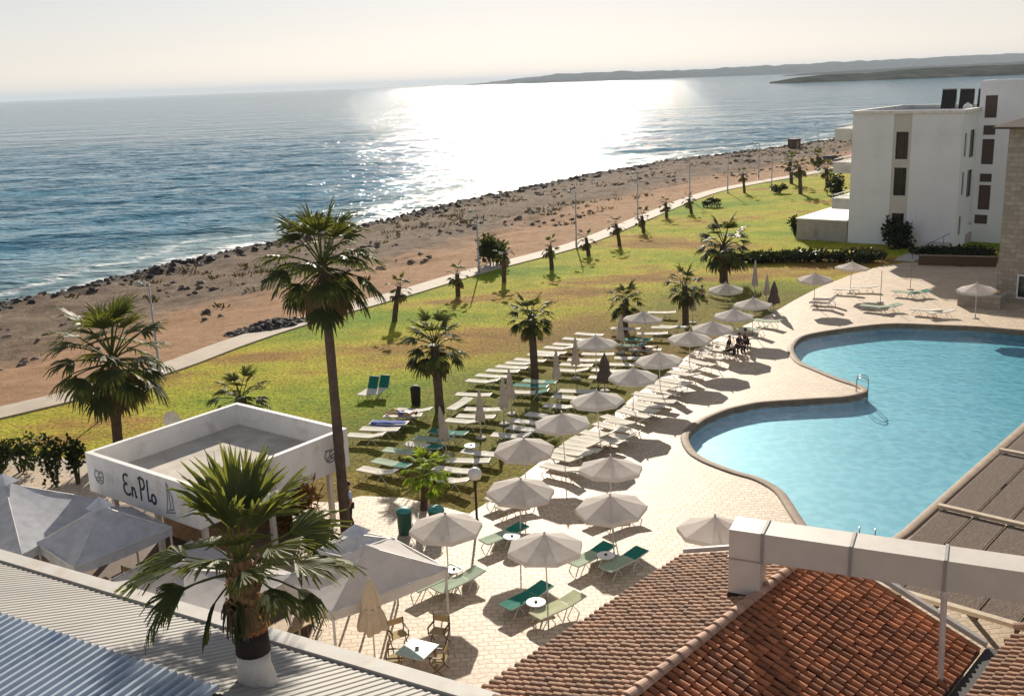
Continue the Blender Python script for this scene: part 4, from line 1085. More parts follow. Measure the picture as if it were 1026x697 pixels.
# young palms planted along the promenade
def young(bpx, cpx, seed, label, R=None):
    b_ = at(*bpx, 0.0); h = max(0.8, hat(b_, cpx[1])); D = F / (b_ - Vector((0, 0, CAMH))).dot(fw)
    dx = (cpx[0] - proj((b_.x, b_.y, h))[0]) / D
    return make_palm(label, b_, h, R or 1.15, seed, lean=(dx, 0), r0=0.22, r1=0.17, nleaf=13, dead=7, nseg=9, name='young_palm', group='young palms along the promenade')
YP = [((395, 322), (400, 287), 'leaning young palm on the lawn just right of the tallest palm'),
      ((459, 297), (458, 274), 'young palm left of the first street lamp on the lawn edge'),
      ((505, 283), (505, 253), 'thick young palm with shaggy brown skirt right of the first street lamp'),
      ((553, 270), (551, 246), 'young palm between the first two street lamps on the lawn edge'),
      ((590, 256), (587, 238), 'young palm directly right of the second street lamp'),
      ((621, 246), (617, 224), 'young palm between the second and third street lamps'),
      ((645, 233), (643, 216), 'young palm at the foot of the third street lamp'),
      ((668, 218), (667, 203), 'young palm between the third and fourth street lamps'),
      ((693, 214), (690, 199), 'young palm at the foot of the fourth street lamp'),
      ((746, 193), (744, 174), 'young palm with upright crown beyond the fifth street lamp')]
for i, (bp, cp, lab) in enumerate(YP): young(bp, cp, 40 + i, lab)
FPX = [((793, 184), (792, 162), 'far palm left of two at the end of the lawn'), ((802, 194), (801, 167), 'far palm right of two at the end of the lawn'),
       ((829, 188), (828, 169), 'far palm close beside the hotel wing balconies'), ((820, 168), (819, 157), 'farthest dark palm by the parked car')]
for i, (bp, cp, lab) in enumerate(FPX):
    palm_px(lab, bp, cp, 11, 60 + i, r0=0.3, r1=0.25, nleaf=22, dead=5, nseg=9, group='far palms at the end of the lawn')

# ------------------------------------------------------------------ shrubs and hedges
def shrub(name, label, cat, loc, size, n, leaf, seed, mtl, stems=5, group=None, rz=0.0, spiky=False):
    rs = random.Random(seed); t = thing(name, label, cat, loc, rz, group)
    q = MB(); cl = []
    for i in range(max(4, n // 60)):
        a = rs.uniform(0, 6.283); r = math.sqrt(rs.random()); z = rs.uniform(0.25, 0.95)
        cl.append((math.cos(a) * r * size[0] * 0.75, math.sin(a) * r * size[1] * 0.75, z * size[2], rs.uniform(0.28, 0.5), rs.uniform(0.2, 0.8)))
    for i in range(n):
        c = rs.choice(cl); u_, w_ = rs.uniform(0, 6.283), rs.uniform(-1, 1); rr = rs.random() ** 0.4 * c[3]
        s_ = math.sqrt(1 - w_ * w_)
        p = Vector((c[0] + math.cos(u_) * s_ * rr * size[0], c[1] + math.sin(u_) * s_ * rr * size[1], max(0.03, c[2] + w_ * rr * size[2] * 0.8)))
        d = Vector((rs.gauss(0, 1), rs.gauss(0, 1), rs.gauss(0.2 if not spiky else 0.9, 1))).normalized(); e = d.orthogonal().normalized()
        e = (Matrix.Rotation(rs.uniform(0, 6.28), 3, d) @ e); L = leaf * rs.uniform(0.6, 1.3); wd = L * (0.32 if not spiky else 0.09)
        q.add([p, p + d * L * 0.5 + e * wd, p + d * L, p + d * L * 0.5 - e * wd], [(0, 1, 2, 3)], 0, min(1, max(0, c[4] + rs.uniform(-0.3, 0.3))))
    q.build('foliage', MT[mtl], t)
    if stems:
        q = MB()
        for i in range(stems):
            a = rs.uniform(0, 6.283); r = rs.uniform(0.2, 0.6)
            q.tube([(0.05 * math.cos(a), 0.05 * math.sin(a), -0.1), (math.cos(a) * r * size[0] * 0.6, math.sin(a) * r * size[1] * 0.6, size[2] * 0.35), (math.cos(a) * r * size[0], math.sin(a) * r * size[1], size[2] * 0.75)], [0.05, 0.035, 0.012], 5)
        q.build('stems', MT['trunk'], t)
    return t
def shp(bpx, *a, **k):
    return a, k
for i, (bp, sz, lab) in enumerate((((22, 474), (1.0, 0.8, 1.5), 'low dark shrub at the left edge beside the garden walk'), ((57, 486), (0.75, 0.7, 2.3), 'tall dark shrub between the garden walk and the grey tents'),
                                   ((79, 486), (0.5, 0.5, 2.0), 'narrow dark shrub just left of the beach bar corner'), ((4, 470), (0.9, 0.8, 1.3), 'dark shrub cut by the left edge of the photo'))):
    b_ = at(*bp, 0.0); shrub('garden_shrub', lab, 'shrub', b_, sz, 420, 0.24, 90 + i, 'shrub', group='shrubs left of the beach bar')
b_ = at(493, 266, 0.0); shrub('beach_bush', 'dense dark bush on the beach side of the promenade by a lamp', 'bush', (b_.x, b_.y, -0.1), (1.7, 1.5, 2.7), 1500, 0.35, 95, 'shrub')
b_ = at(898, 243, 0.0); shrub('wall_shrub', 'spreading dark shrub against the front wall of the hotel wing', 'shrub', at(899, 249, 0.0), (1.6, 1.1, 2.5), 1300, 0.45, 96, 'hedge')
for i, (bp, sz, lab) in enumerate((((752, 262), (2.6, 1.5, 0.68), 'dark low hedge plant furthest left before the terrace block'), ((785, 262), (3.0, 1.6, 0.81), 'dark hedge plant in front of the terrace block left half'),
                                   ((822, 262), (3.0, 1.6, 0.84), 'dark hedge plant in front of the terrace block right half'), ((858, 262), (2.8, 1.5, 0.87), 'dark foliage standing in for shade at the left foot of the white wing'),
                                    ((938, 256), (2.6, 1.5, 0.68), 'dark hedge plant between ramp and retaining wall'), ((970, 258), (2.6, 1.6, 0.74), 'dark hedge plant behind the retaining wall near stone building'))):
    shrub('hedge_plant', lab, 'hedge', at(*bp, 0.0), sz, 1500, 0.32, 100 + i, 'hedge', 3, 'hedge in front of the hotel wing', R_(-8))  # dark foliage, also standing in for black shade below the wing wall
b_ = at(800, 235, 0); shrub('lawn_shrub', 'small dark shrub at the left side of the beige terrace block', 'shrub', at(799, 236, 0.0), (0.8, 0.8, 1.6), 500, 0.3, 110, 'hedge')
b_ = at(846, 200, 0); shrub('lawn_shrub', 'rounded dark shrub below the hotel wing balconies', 'shrub', at(838, 205, 0.0), (1.6, 1.6, 3.4), 800, 0.4, 111, 'hedge')
shrub('lawn_shrub', 'small brown shrub on bare ground at the far lawn end', 'shrub', at(781, 193, 0.0), (1.4, 1.0, 1.2), 500, 0.3, 112, 'shrub')
shrub('lawn_shrub', 'low dark shrub beside the promenade after the fourth lamp', 'shrub', at(712, 207, 0.0), (1.5, 1.0, 1.0), 500, 0.3, 113, 'shrub')
b_ = at(305, 520, 0.0)
shrub('croton_bush', 'red and orange leaved bush behind the foreground palm crown', 'bush', at(300, 540, 0.0), (1.2, 1.0, 2.2), 1500, 0.42, 115, 'croton', spiky=True)
shrub('garden_bush', 'olive green bush below the red leaved bush', 'bush', at(318, 556, 0.0), (0.9, 0.8, 1.5), 1100, 0.40, 116, 'leaf', spiky=True)
# beach scrub and shore stones: beyond counting
rs = random.Random(5); q = MB(); qs = MB()
def ground_z(x, y):
    P = np.array([[x, y]]); return float(terr_z(P, terr_attrs(P))[0])
pts = np.array([[rs.uniform(-95, 130), rs.uniform(55, 330)] for _ in range(9000)])
A_ = terr_attrs(pts); Zt = terr_z(pts, A_); cl_ = fbm(pts, 44, 0.06, 3, 0.6)
for (x, y), s_, d_, z, c_ in zip(pts, A_['shore'], A_['path'], Zt, cl_):
    if d_ < 8 or s_ < 3 or c_ < 0.56 or rs.random() < 0.6: continue
    R1 = rs.uniform(0.35, 1.1)
    for k in range(10):
        a = rs.uniform(0, 6.283); r = R1 * math.sqrt(rs.random()); p = Vector((x + math.cos(a) * r, y + math.sin(a) * r, z - 0.05))
        d = Vector((math.cos(a) * 0.7, math.sin(a) * 0.7, rs.uniform(0.5, 1.2))).normalized(); e = d.orthogonal().normalized() * 0.09; L = rs.uniform(0.25, 0.55)
        q.add([p - e, p + e, p + d * L + e * 0.7, p + d * L - e * 0.7], [(0, 1, 2, 3)], 0, rs.random())
tag(q.build('beach_scrub', MT['scrub']), kind='stuff')
def rock(b, x, y, z, r, rs):
    V = []; f = [rs.uniform(0.6, 1.25) for _ in range(14)]; sq = rs.uniform(0.45, 0.75); ph = rs.uniform(0, 6.28)
    for j, (zz_, rr) in enumerate(((-0.5, 0.8), (0.25, 1.0), (0.8, 0.55))):
        for k in range(6):
            a = ph + k * math.pi / 3 + j * 0.4; m_ = f[(j * 5 + k * 3) % 14]
            V.append((x + math.cos(a) * r * rr * m_, y + math.sin(a) * r * rr * m_, z + zz_ * r * sq * f[(k + j) % 14]))
    V.append((x, y, z + r * sq))
    Fc = [(k, (k + 1) % 6, 6 + (k + 1) % 6, 6 + k) for k in range(6)] + [(6 + k, 6 + (k + 1) % 6, 12 + (k + 1) % 6, 12 + k) for k in range(6)] + [(12 + k, 12 + (k + 1) % 6, 18) for k in range(6)]
    b.add(V, Fc, 0, rs.random())
pts = np.array([[rs.uniform(-95, 120), rs.uniform(60, 330)] for _ in range(44000)]); A_ = terr_attrs(pts); Zt = terr_z(pts, A_); cl_ = fbm(pts, 46, 0.1, 3, 0.6)
MT['rock'] = mat('rock', (0.055, 0.043, 0.037), 0.85, 0.3, 1.0, 0.4, 6, tint=0.5)
MT['rock_pale'] = mat('rock_pale', (0.17, 0.13, 0.10), 0.9, 0.3, 1.0, 0.4, 6, tint=0.5)
qp = MB()
for (x, y), s_, d_, z, c_ in zip(pts, A_['shore'], A_['path'], Zt, cl_):
    if -2.5 < s_ < 5.5 and d_ > 5 and rs.random() < 0.8: rock(qs, x, y, max(z, SEA - 0.25), rs.uniform(0.15, 0.55) * (1.5 if rs.random() < 0.06 else 1), rs)
    elif s_ >= 4 and d_ > 9 and c_ > 0.56 and rs.random() < 0.4: rock(qp, x, y, z, rs.uniform(0.12, 0.5), rs)
tag(qs.build('shore_rocks', MT['rock']), kind='stuff'); tag(qp.build('beach_stones', MT['rock_pale']), kind='stuff')
# the dark heap on the sand
q = MB(); hp = at(275, 331, -0.3); rs = random.Random(31)
hx = at(322, 320, -0.3) - at(228, 338, -0.3); ang = math.atan2(hx.y, hx.x)
for i in range(420):
    a, r = rs.uniform(0, 6.283), math.sqrt(rs.random()); lx, ly = math.cos(a) * r * hx.length * 0.5, math.sin(a) * r * 1.7
    rock(q, hp.x + lx * math.cos(ang) - ly * math.sin(ang), hp.y + lx * math.sin(ang) + ly * math.cos(ang), -0.25 + 0.75 * (1 - r) , rs.uniform(0.15, 0.4), rs)
tag(tag(q.build('seaweed_heap', MT['rock']), kind='stuff'))

# ------------------------------------------------------------------ street lamps
def lamp_proto(label, loc):
    t = thing('street_lamp', label, 'lamp', loc, 0, 'street lamps along the promenade')
    q = MB(); q.tube([(0, 0, 0), (0, 0, 0.9), (0, 0, 0.92), (0, 0, 5.6)], [0.11, 0.10, 0.075, 0.05], 10); q.build('pole', MT['lamp_metal'], t, True)
    q = MB(); q.lathe([(0.2, 0), (0.2, 0.06), (0.12, 0.1)], n=12); q.build('base', MT['lamp_metal'], t)
    q = MB(); q.tube([(0, 0, 5.5), (-0.05, 0, 5.75), (-0.3, 0, 5.85), (-0.62, 0, 5.8)], [0.045, 0.04, 0.035, 0.03], 8); q.build('arm', MT['lamp_metal'], t, True)
    q = MB(); q.lathe([(0.05, 0.12), (0.20, 0.02), (0.24, -0.06), (0.2, -0.16), (0.08, -0.2)], (-0.62, 0, 5.75), 12); lo = q.build('lamp_head', MT['lamp_metal'], t, True)
    return t
LPX = [((160, 373), 'street lamp rising behind the palm left of the beach bar'), ((480, 274), 'first street lamp right of the tallest palm, beside the beach bush'), ((577.5, 247), 'second street lamp right of the tallest palm on the promenade'),
       ((639, 220), 'third street lamp right of the tallest palm'), ((691, 200), 'fourth street lamp right of the tallest palm'), ((729, 193), 'fifth street lamp right of the tallest palm'),
       ((773, 190), 'street lamp on the far lawn in front of two far palms'), ((760, 179), 'street lamp beyond the promenade bend near the shore'), ((819, 150), 'farthest street lamp by the shore left of the balconies')]
l0 = lamp_proto(LPX[0][1], at(*LPX[0][0], 0.03))
for (bp, lab) in LPX[1:]: dup(l0, at(*bp, 0.03), random.Random(lab).uniform(-0.4, 0.4), lab)

# ------------------------------------------------------------------ parasols
def parasol_proto(name, label, loc, group, mtl='umbrella', R=1.29, rim=2.05, apex=2.52, sides=8):
    t = thing(name, label, 'parasol', loc, 0, group)
    q = MB(); q.tube([(0, 0, 0.05), (0, 0, apex - 0.03)], 0.024, 8); q.build('pole', MT['pole_white'], t)
    q = MB(); q.lathe([(0.27, 0), (0.27, 0.05), (0.22, 0.075), (0.05, 0.09), (0.035, 0.28)], n=14); q.build('base_plate', MT['concrete'], t)
    q = MB(); V = [(0, 0, apex)]; K = 4
    for j in range(1, K + 1):
        f = j / K
        for k in range(sides * 2):
            a = math.pi * k / sides + 0.2; sc_ = 1.0 if k % 2 == 0 else math.cos(math.pi / sides) * (1 - 0.01 * f)
            sag = -0.035 * math.sin(f * math.pi)
            V.append((math.cos(a) * R * f * sc_, math.sin(a) * R * f * sc_, apex - (apex - rim) * f + sag))
    m_ = sides * 2
    Fc = [(0, 1 + k, 1 + (k + 1) % m_) for k in range(m_)]
    for j in range(K - 1):
        for k in range(m_): Fc.append((1 + j * m_ + k, 1 + (j + 1) * m_ + k, 1 + (j + 1) * m_ + (k + 1) % m_, 1 + j * m_ + (k + 1) % m_))
    b0 = len(V); last = 1 + (K - 1) * m_
    for k in range(m_): x, y, z = V[last + k]; V.append((x * 1.003, y * 1.003, z - 0.15))
    for k in range(m_): Fc.append((last + k, b0 + k, b0 + (k + 1) % m_, last + (k + 1) % m_))
    q.add(V, Fc); co = q.build('canopy', MT[mtl], t)
    q = MB(); q.lathe([(0.03, apex - 0.01), (0.05, apex + 0.02), (0.02, apex + 0.10)], n=8); q.build('finial', MT['pole_white'], co)
    q = MB()
    for k in range(sides):
        a = 2 * math.pi * k / sides + 0.2; q.tube([(0.03 * math.cos(a), 0.03 * math.sin(a), apex - 0.05), (math.cos(a) * R * 0.98, math.sin(a) * R * 0.98, rim - 0.035)], 0.008, 4)
    q.build('ribs', MT['grey_metal'], co)
    return t
UPX = [((446, 515), 'open grey parasol nearest the big square tent on the deck'), ((547, 535), 'open grey parasol over the fully green sunbed, nearest on the deck'), ((615, 495), 'open grey parasol on deck just above the half teal sunbeds'),
       ((611, 458), 'open grey parasol on the deck directly above another, nearest the pool curve'), ((519, 479), 'open grey parasol right of the round globe lamp'), ((525, 438), 'open grey parasol on lawn right of a pair of folded ones'),
       ((565, 413), 'open grey parasol at the deck edge, second row from the globe lamp'), ((600, 391), 'open grey parasol mid row, left of the dark folded one'), ((634, 368), 'open grey parasol in the middle of the long deck edge row'),
       ((662, 352), 'open grey parasol left of the seated group on the deck edge'), ((691, 331), 'open grey parasol first of three overlapping near the curve of the far deck'), ((597, 336), 'pale bluish open parasol on the lawn among back row sunbeds'),
       ((643, 312), 'open parasol on the lawn in front of a short palm'), ((714, 321), 'open parasol middle of three overlapping by the far deck'), ((735, 309), 'open parasol last of three overlapping by the far deck'),
       ((755, 298), 'open parasol beside two folded white ones at the far deck corner'), ((728, 283), 'open parasol on lawn at the foot of the broad far palm'), ((817, 273), 'open parasol over the dark sunbeds on the far deck'),
       ((853, 262), 'farthest open parasol at the grass edge below the hedge'), ((717, 518), 'open parasol half hidden behind the white duct'), ((980, 283), 'open parasol over the stone planter')]
U0 = None; UBASE = []
ug = 'open parasols around the deck and lawn'
for i, (bp, lab) in enumerate(UPX):
    p = at(bp[0], bp[1], 2.58); loc = (p.x, p.y, DECK - 0.02); UBASE.append(p)
    if U0 is None: U0 = parasol_proto('parasol', lab, loc, ug)
    else: 
        o = dup(U0, loc, random.Random(i).uniform(0, 6.28), lab)
        rr_ = random.Random(i + 50); o.rotation_euler = (rr_.uniform(-0.05, 0.05), rr_.uniform(-0.05, 0.05), o.rotation_euler.z)
def folded_proto(name, label, loc, group, mtl, H=2.5, w=0.2):
    t = thing(name, label, 'parasol', loc, 0, group)
    q = MB(); q.tube([(0, 0, 0.05), (0, 0, H)], 0.024, 8); q.build('pole', MT['pole_white'], t)
    q = MB(); q.lathe([(0.27, 0), (0.27, 0.05), (0.22, 0.075), (0.05, 0.09), (0.035, 0.28)], n=14); q.build('base_plate', MT['concrete'], t)
    q = MB(); V = []; n_ = 32; prof = [(0.02, H + 0.02), (0.055, H - 0.06), (w * 0.55, H - 0.5), (w * 0.75, H - 0.85), (w * 0.66, H - 0.95), (w * 0.95, H - 1.2), (w * 1.15, H - 1.55), (w * 0.98, H - 1.62)]
    for j, (r, z) in enumerate(prof):
        for k in range(n_):
            a = 2 * math.pi * k / n_; f = 1 + (0.22 * math.cos(8 * a + 0.6 * j * 0.3) if j > 1 else 0)
            V.append((math.cos(a) * r * f, math.sin(a) * r * f, z - (0.06 * math.cos(4 * a) if j >= 6 else 0)))
    Fc = [(j * n_ + k, j * n_ + (k + 1) % n_, (j + 1) * n_ + (k + 1) % n_, (j + 1) * n_ + k) for j in range(len(prof) - 1) for k in range(n_)] + [tuple(range(n_))]
    q.add(V, Fc); co = q.build('folded_canopy', MT[mtl], t, True)
    q = MB(); q.lathe([(w * 0.8, H - 0.88), (w * 0.82, H - 0.92), (w * 0.8, H - 0.96)], n=16); q.build('tie_strap', MT[mtl], co)
    return t
CPX = [((448, 456), 2.5, 'folded parasol leaning beside the small bright palm'), ((482, 438), 2.5, 'folded parasol standing alone between two lawn sunbed rows'), ((505, 424), 2.5, 'folded parasol left of a close pair among the lawn sunbeds'),
       ((513, 414), 2.5, 'folded parasol right of a close pair among the lawn sunbeds'), ((558, 393), 2.5, 'folded parasol right of the slender palm'), ((577, 379), 2.5, 'folded parasol behind the one beside the slender palm'),
       ((622, 353), 2.5, 'folded parasol left of the green sunbed behind the lawn rows'), ((694, 323), 2.6, 'folded white parasol at the foot of the sparse short palm'), ((756, 300), 3.1, 'tall slim white folded parasol at the far deck corner'),
       ((768, 305), 2.3, 'short white folded parasol right of the tall slim one')]
C0 = None
for i, (bp, H, lab) in enumerate(CPX):
    p = at(*bp, DECK); loc = (p.x, p.y, 0.03)
    if C0 is None: C0 = folded_proto('folded_parasol', lab, loc, 'folded parasols on the lawn', 'umbrella_closed')
    else: o = dup(C0, loc, i * 1.3, lab); o.scale.z = H / 2.5
    if i in (0, 2): bpy.context.view_layer.objects.active = None
for o in list(COL.objects):
    if o.get('label') == CPX[0][2]: o.rotation_euler = (0.0, -0.10, 0.3)
    if o.get('label') == CPX[3][2]: o.rotation_euler = (0.0, -0.06, 0.9)
p = at(775, 312, DECK); folded_proto('folded_parasol', 'dark brown folded parasol beside the white folded ones', (p.x, p.y, 0.03), 'dark folded parasols', 'umbrella_dark', 2.3, 0.34)
p = at(606, 391, DECK); folded_proto('folded_parasol', 'grey brown folded parasol among the sunbeds mid lawn', (p.x, p.y, 0.03), 'dark folded parasols', 'umbrella_dark', 2.2, 0.36)
p = at(377, 676, DECK); folded_proto('folded_parasol', 'large cream folded parasol behind the white roof kerb', (p.x, p.y, DECK), None, 'umbrella_cream', 3.15, 0.36)

# ------------------------------------------------------------------ square tents by the bar
def tent(name, label, corners, apex, vz=0.32, mtl='tent', cap=True, group=None, ph=None):
    """corners: four ground-plan points (Vector 2) with rim height; apex: point"""
    c0 = sum((c.xy for c in corners), Vector((0, 0))) / 4
    t = thing(name, label, 'tent', (c0.x, c0.y, DECK), 0, group)
    W = [Vector((c.x - c0.x, c.y - c0.y, c.z - DECK)) for c in corners]; A = Vector((apex.x - c0.x, apex.y - c0.y, apex.z - DECK))
    q = MB(); K = 6; V = [A]
    for j in range(1, K + 1):
        f = j / K
        for s_ in range(4):
            a, b_ = W[s_], W[(s_ + 1) % 4]
            for m_ in range(6):
                g = m_ / 6; e = a.lerp(b_, g); p = A.lerp(e, f)
                p.z -= 0.10 * math.sin(f * math.pi) + 0.10 * math.sin(g * math.pi) * f
                V.append(p)
    n_ = 24
    Fc = [(0, 1 + k, 1 + (k + 1) % n_) for k in range(n_)]
    for j in range(K - 1):
        for k in range(n_): Fc.append((1 + j * n_ + k, 1 + (j + 1) * n_ + k, 1 + (j + 1) * n_ + (k + 1) % n_, 1 + j * n_ + (k + 1) % n_))
    q.add(V, Fc); co = q.build('canopy', MT[mtl], t)
    last = 1 + (K - 1) * n_; q = MB(); VV = [V[last + k] for k in range(n_)] + [V[last + k] * 1.004 - Vector((0, 0, vz)) for k in range(n_)]
    q.add(VV, [(k, n_ + k, n_ + (k + 1) % n_, (k + 1) % n_) for k in range(n_)]); q.build('valance', MT[mtl], co)
    if cap:
        q = MB(); r = 0.55; V = [A + Vector((0, 0, 0.3))] + [A + (w_ - A).normalized() * r + Vector((0, 0, 0.16)) for w_ in W]
        q.add(V, [(0, 1, 2), (0, 2, 3), (0, 3, 4), (0, 4, 1)]); q.build('vent_cap', MT[mtl], co)
    for w_ in W:
        q = MB(); q.tube([(w_.x * 0.97, w_.y * 0.97, 0), (w_.x * 0.97, w_.y * 0.97, w_.z - 0.05)], 0.04, 8); q.build('pole', MT['pole_white'], t)
    q = MB()
    for s_ in range(4):
        a, b_ = W[s_], W[(s_ + 1) % 4]; q.tube([a - Vector((0, 0, .05)), b_ - Vector((0, 0, .05))], 0.025, 6); q.tube([a - Vector((0, 0, .05)), A - Vector((0, 0, .08))], 0.025, 6)
    q.build('frame_rails', MT['pole_white'], t)
    return t
RZ_ = 2.45
def sq(px, z, half, ang, zz=RZ_):
    c = at(*px, z); return [Vector((c.x + math.cos(ang + k * math.pi / 2 + math.pi / 4) * half * 1.414, c.y + math.sin(ang + k * math.pi / 2 + math.pi / 4) * half * 1.414, zz)) for k in range(4)], c
c4 = [at(284, 580, RZ_), at(332, 612, RZ_), at(449, 568, RZ_), at(392, 537, RZ_)]
tent('square_tent', 'large white square tent with valance between the bushes and the deck parasols', c4, at(366, 545, 3.35), mtl='tent_white', cap=False)
def quad_tent(l, b_, r, apex_z, label):
    l, b_, r = at(*l, RZ_), at(*b_, RZ_), at(*r, RZ_); far = l + r - b_; far.z = RZ_; c = (l + r) / 2
    tent('square_tent', label, [b_, r, far, l], Vector((c.x, c.y, apex_z)), mtl='tent')
quad_tent((36, 543), (74, 567), (172, 527), 3.55, 'pale grey square tent with vent cap below the bar sign')
quad_tent((-95, 532), (22, 555), (108, 500), 3.75, 'pale grey square tent cut by the left edge of the photo')
cs, c = sq((178, 568), 3.0, 2.5, R_(-34), 2.3); tent('square_tent', 'white square tent under the foreground palm fronds', cs, c, mtl='tent_white')
cs, c = sq((356, 533), 2.9, 0.9, R_(-30), 2.5); tent('square_tent', 'small grey tent top behind the large white square tent', cs, c, mtl='tent')

# ------------------------------------------------------------------ sunbeds
def bed_proto(name, label, loc, rz, group, s1, s2, back=6.0):
    """x runs from foot (-1) to head (+1)"""
    t = thing(name, label, 'sunbed', loc, rz, group); H = 0.37
    q = MB()
    for y in (-0.29, 0.29): q.tube([(-0.98, y, H), (0.3, y, H)], 0.02, 6)
    for x in (-0.98, 0.28): q.tube([(x, -0.29, H), (x, 0.29, H)], 0.018, 6)
    q.build('bed_frame', MT['frame'], t)
    for x in (-0.62, 0.42):
        for y in (-0.28, 0.28):
            q = MB(); q.tube([(x - 0.26, y, 0.0), (x, y, H - 0.02), (x + 0.26, y, 0.0)], 0.018, 6); q.build('leg', MT['frame'], t)
    q = MB(); V = []
    for i in range(7):
        x = -0.99 + 1.27 * i / 6; sg_ = 0.012 * math.sin(i / 6 * math.pi)
        V += [(x, -0.30, H + 0.022), (x, 0, H + 0.016 - sg_), (x, 0.30, H + 0.022)]
    V += [(p[0], p[1], p[2] - 0.05) for p in V]
    Fc = []
    for i in range(6):
        for j in range(2): k = i * 3 + j; Fc += [(k, k + 3, k + 4, k + 1), (21 + k + 1, 21 + k + 4, 21 + k + 3, 21 + k)]
        Fc += [(i * 3, 21 + i * 3, 24 + i * 3, i * 3 + 3), (i * 3 + 2, i * 3 + 5, 26 + i * 3, 23 + i * 3)]
    Fc += [(0, 1, 22, 21), (1, 2, 23, 22), (18, 39, 40, 19), (19, 40, 41, 20)]
    q.add(V, Fc); q.build('seat_sling', MT[s1], t)
    q = MB(); a = R_(back); ca, sa = math.cos(a), math.sin(a); Lb = 0.72
    bx_ = lambda l, y, h: (0.29 + l * ca - h * sa, y, H + 0.022 + l * sa + h * ca)
    V = [bx_(l, y, -0.012 if abs(y) < .1 else 0) for l in (0, 0.25, 0.5, Lb) for y in (-0.30, 0, 0.30)]
    V2 = [bx_(l, y, -0.055) for l in (0, 0.25, 0.5, Lb) for y in (-0.30, 0, 0.30)]
    Fc = []
    for i in range(3):
        for j in range(2): k = i * 3 + j; Fc += [(k, k + 3, k + 4, k + 1), (12 + k + 1, 12 + k + 4, 12 + k + 3, 12 + k)]
        Fc += [(i * 3, 12 + i * 3, 15 + i * 3, i * 3 + 3), (i * 3 + 2, i * 3 + 5, 17 + i * 3, 14 + i * 3)]
    Fc += [(0, 1, 13, 12), (1, 2, 14, 13), (9, 21, 22, 10), (10, 22, 23, 11)]
    q.add(V + V2, Fc); bo = q.build('backrest', MT[s2], t)
    q = MB(); p0, p1 = bx_(0, -0.3, -0.02), bx_(Lb, -0.3, -0.02); p2, p3 = bx_(0, 0.3, -0.02), bx_(Lb, 0.3, -0.02)
    q.tube([p0, p1], 0.018, 6); q.tube([p2, p3], 0.018, 6); q.tube([p1, p3], 0.018, 6); q.build('back_frame', MT['frame'], bo)
    return t
BP = {}
def bed(foot, head, label, group, kind='cream', back=4, lift=0.0):
    """foot and head end in the photograph, both at bed height"""
    a, b_ = at(*foot, 0.39), at(*head, 0.39); d = (b_ - a); rz = math.atan2(d.y, d.x)
    L = d.length; c = (a + b_) / 2
    if L > 2.5 or L < 1.5: c = (a + b_) / 2
    loc = (c.x, c.y, 0.03 + lift); key = (kind, back)
    s1, s2 = {'cream': ('sling_cream', 'sling_cream'), 'pale': ('sling_pale', 'sling_pale'), 'teal': ('sling_teal', 'sling_teal'), 'half': ('sling_pale', 'sling_teal'), 'olive': ('sling_olive', 'sling_olive'), 'dark': ('sling_dark', 'sling_dark'), 'creamteal': ('sling_cream', 'sling_teal')}[kind]
    if key not in BP: BP[key] = bed_proto('sunbed', label, loc, rz, group, s1, s2, back); return BP[key]
    return dup(BP[key], loc, rz, label, group)
ORD = ['nearest', 'second', 'third', 'fourth', 'fifth', 'sixth', 'seventh', 'eighth', 'ninth', 'tenth', 'eleventh', 'twelfth']
KN = {'cream': 'cream', 'pale': 'pale green', 'teal': 'dark teal', 'half': 'pale green and teal', 'olive': 'olive cream', 'dark': 'dark brown', 'creamteal': 'cream and teal'}
# the near deck, one by one
g_ = 'sunbeds in pairs on the near deck'
near = [((482, 545), (527, 528), 'half', 'pale sunbed with green upper half, left of the nearest open parasol'),
        ((503, 611), (551, 587), 'teal', 'fully green sunbed beside a round white table, nearest on the deck'),
        ((533, 620), (584, 597), 'olive', 'olive cream sunbed right of the round white table, nearest the tiled roof'),
        ((571, 568), (613, 547), 'half', 'half teal sunbed, left one of the pair near the roof corner'),
        ((603, 573), (646, 552), 'half', 'half teal sunbed, right one of the pair near the roof corner'),
        ((432, 595), (486, 571), 'pale', 'pale green sunbed in front of the big white tent corner'),
        ((413, 592), (458, 571), 'pale', 'pale green sunbed partly behind the big white tent corner'),
        ((602, 524), (648, 507), 'cream', 'cream sunbed, right one under the parasol above the teal pair'),
        ((582, 518), (628, 501), 'cream', 'cream sunbed, left one under the parasol above the teal pair'),
        ((497, 512), (540, 496), 'cream', 'cream sunbed under the parasol right of the globe lamp, near one'),
        ((487, 503), (528, 488), 'cream', 'cream sunbed under the parasol right of the globe lamp, far one')]
for f_, h_, k_, lab in near: bed(f_, h_, lab, g_, k_, 9, DECK - 0.03)
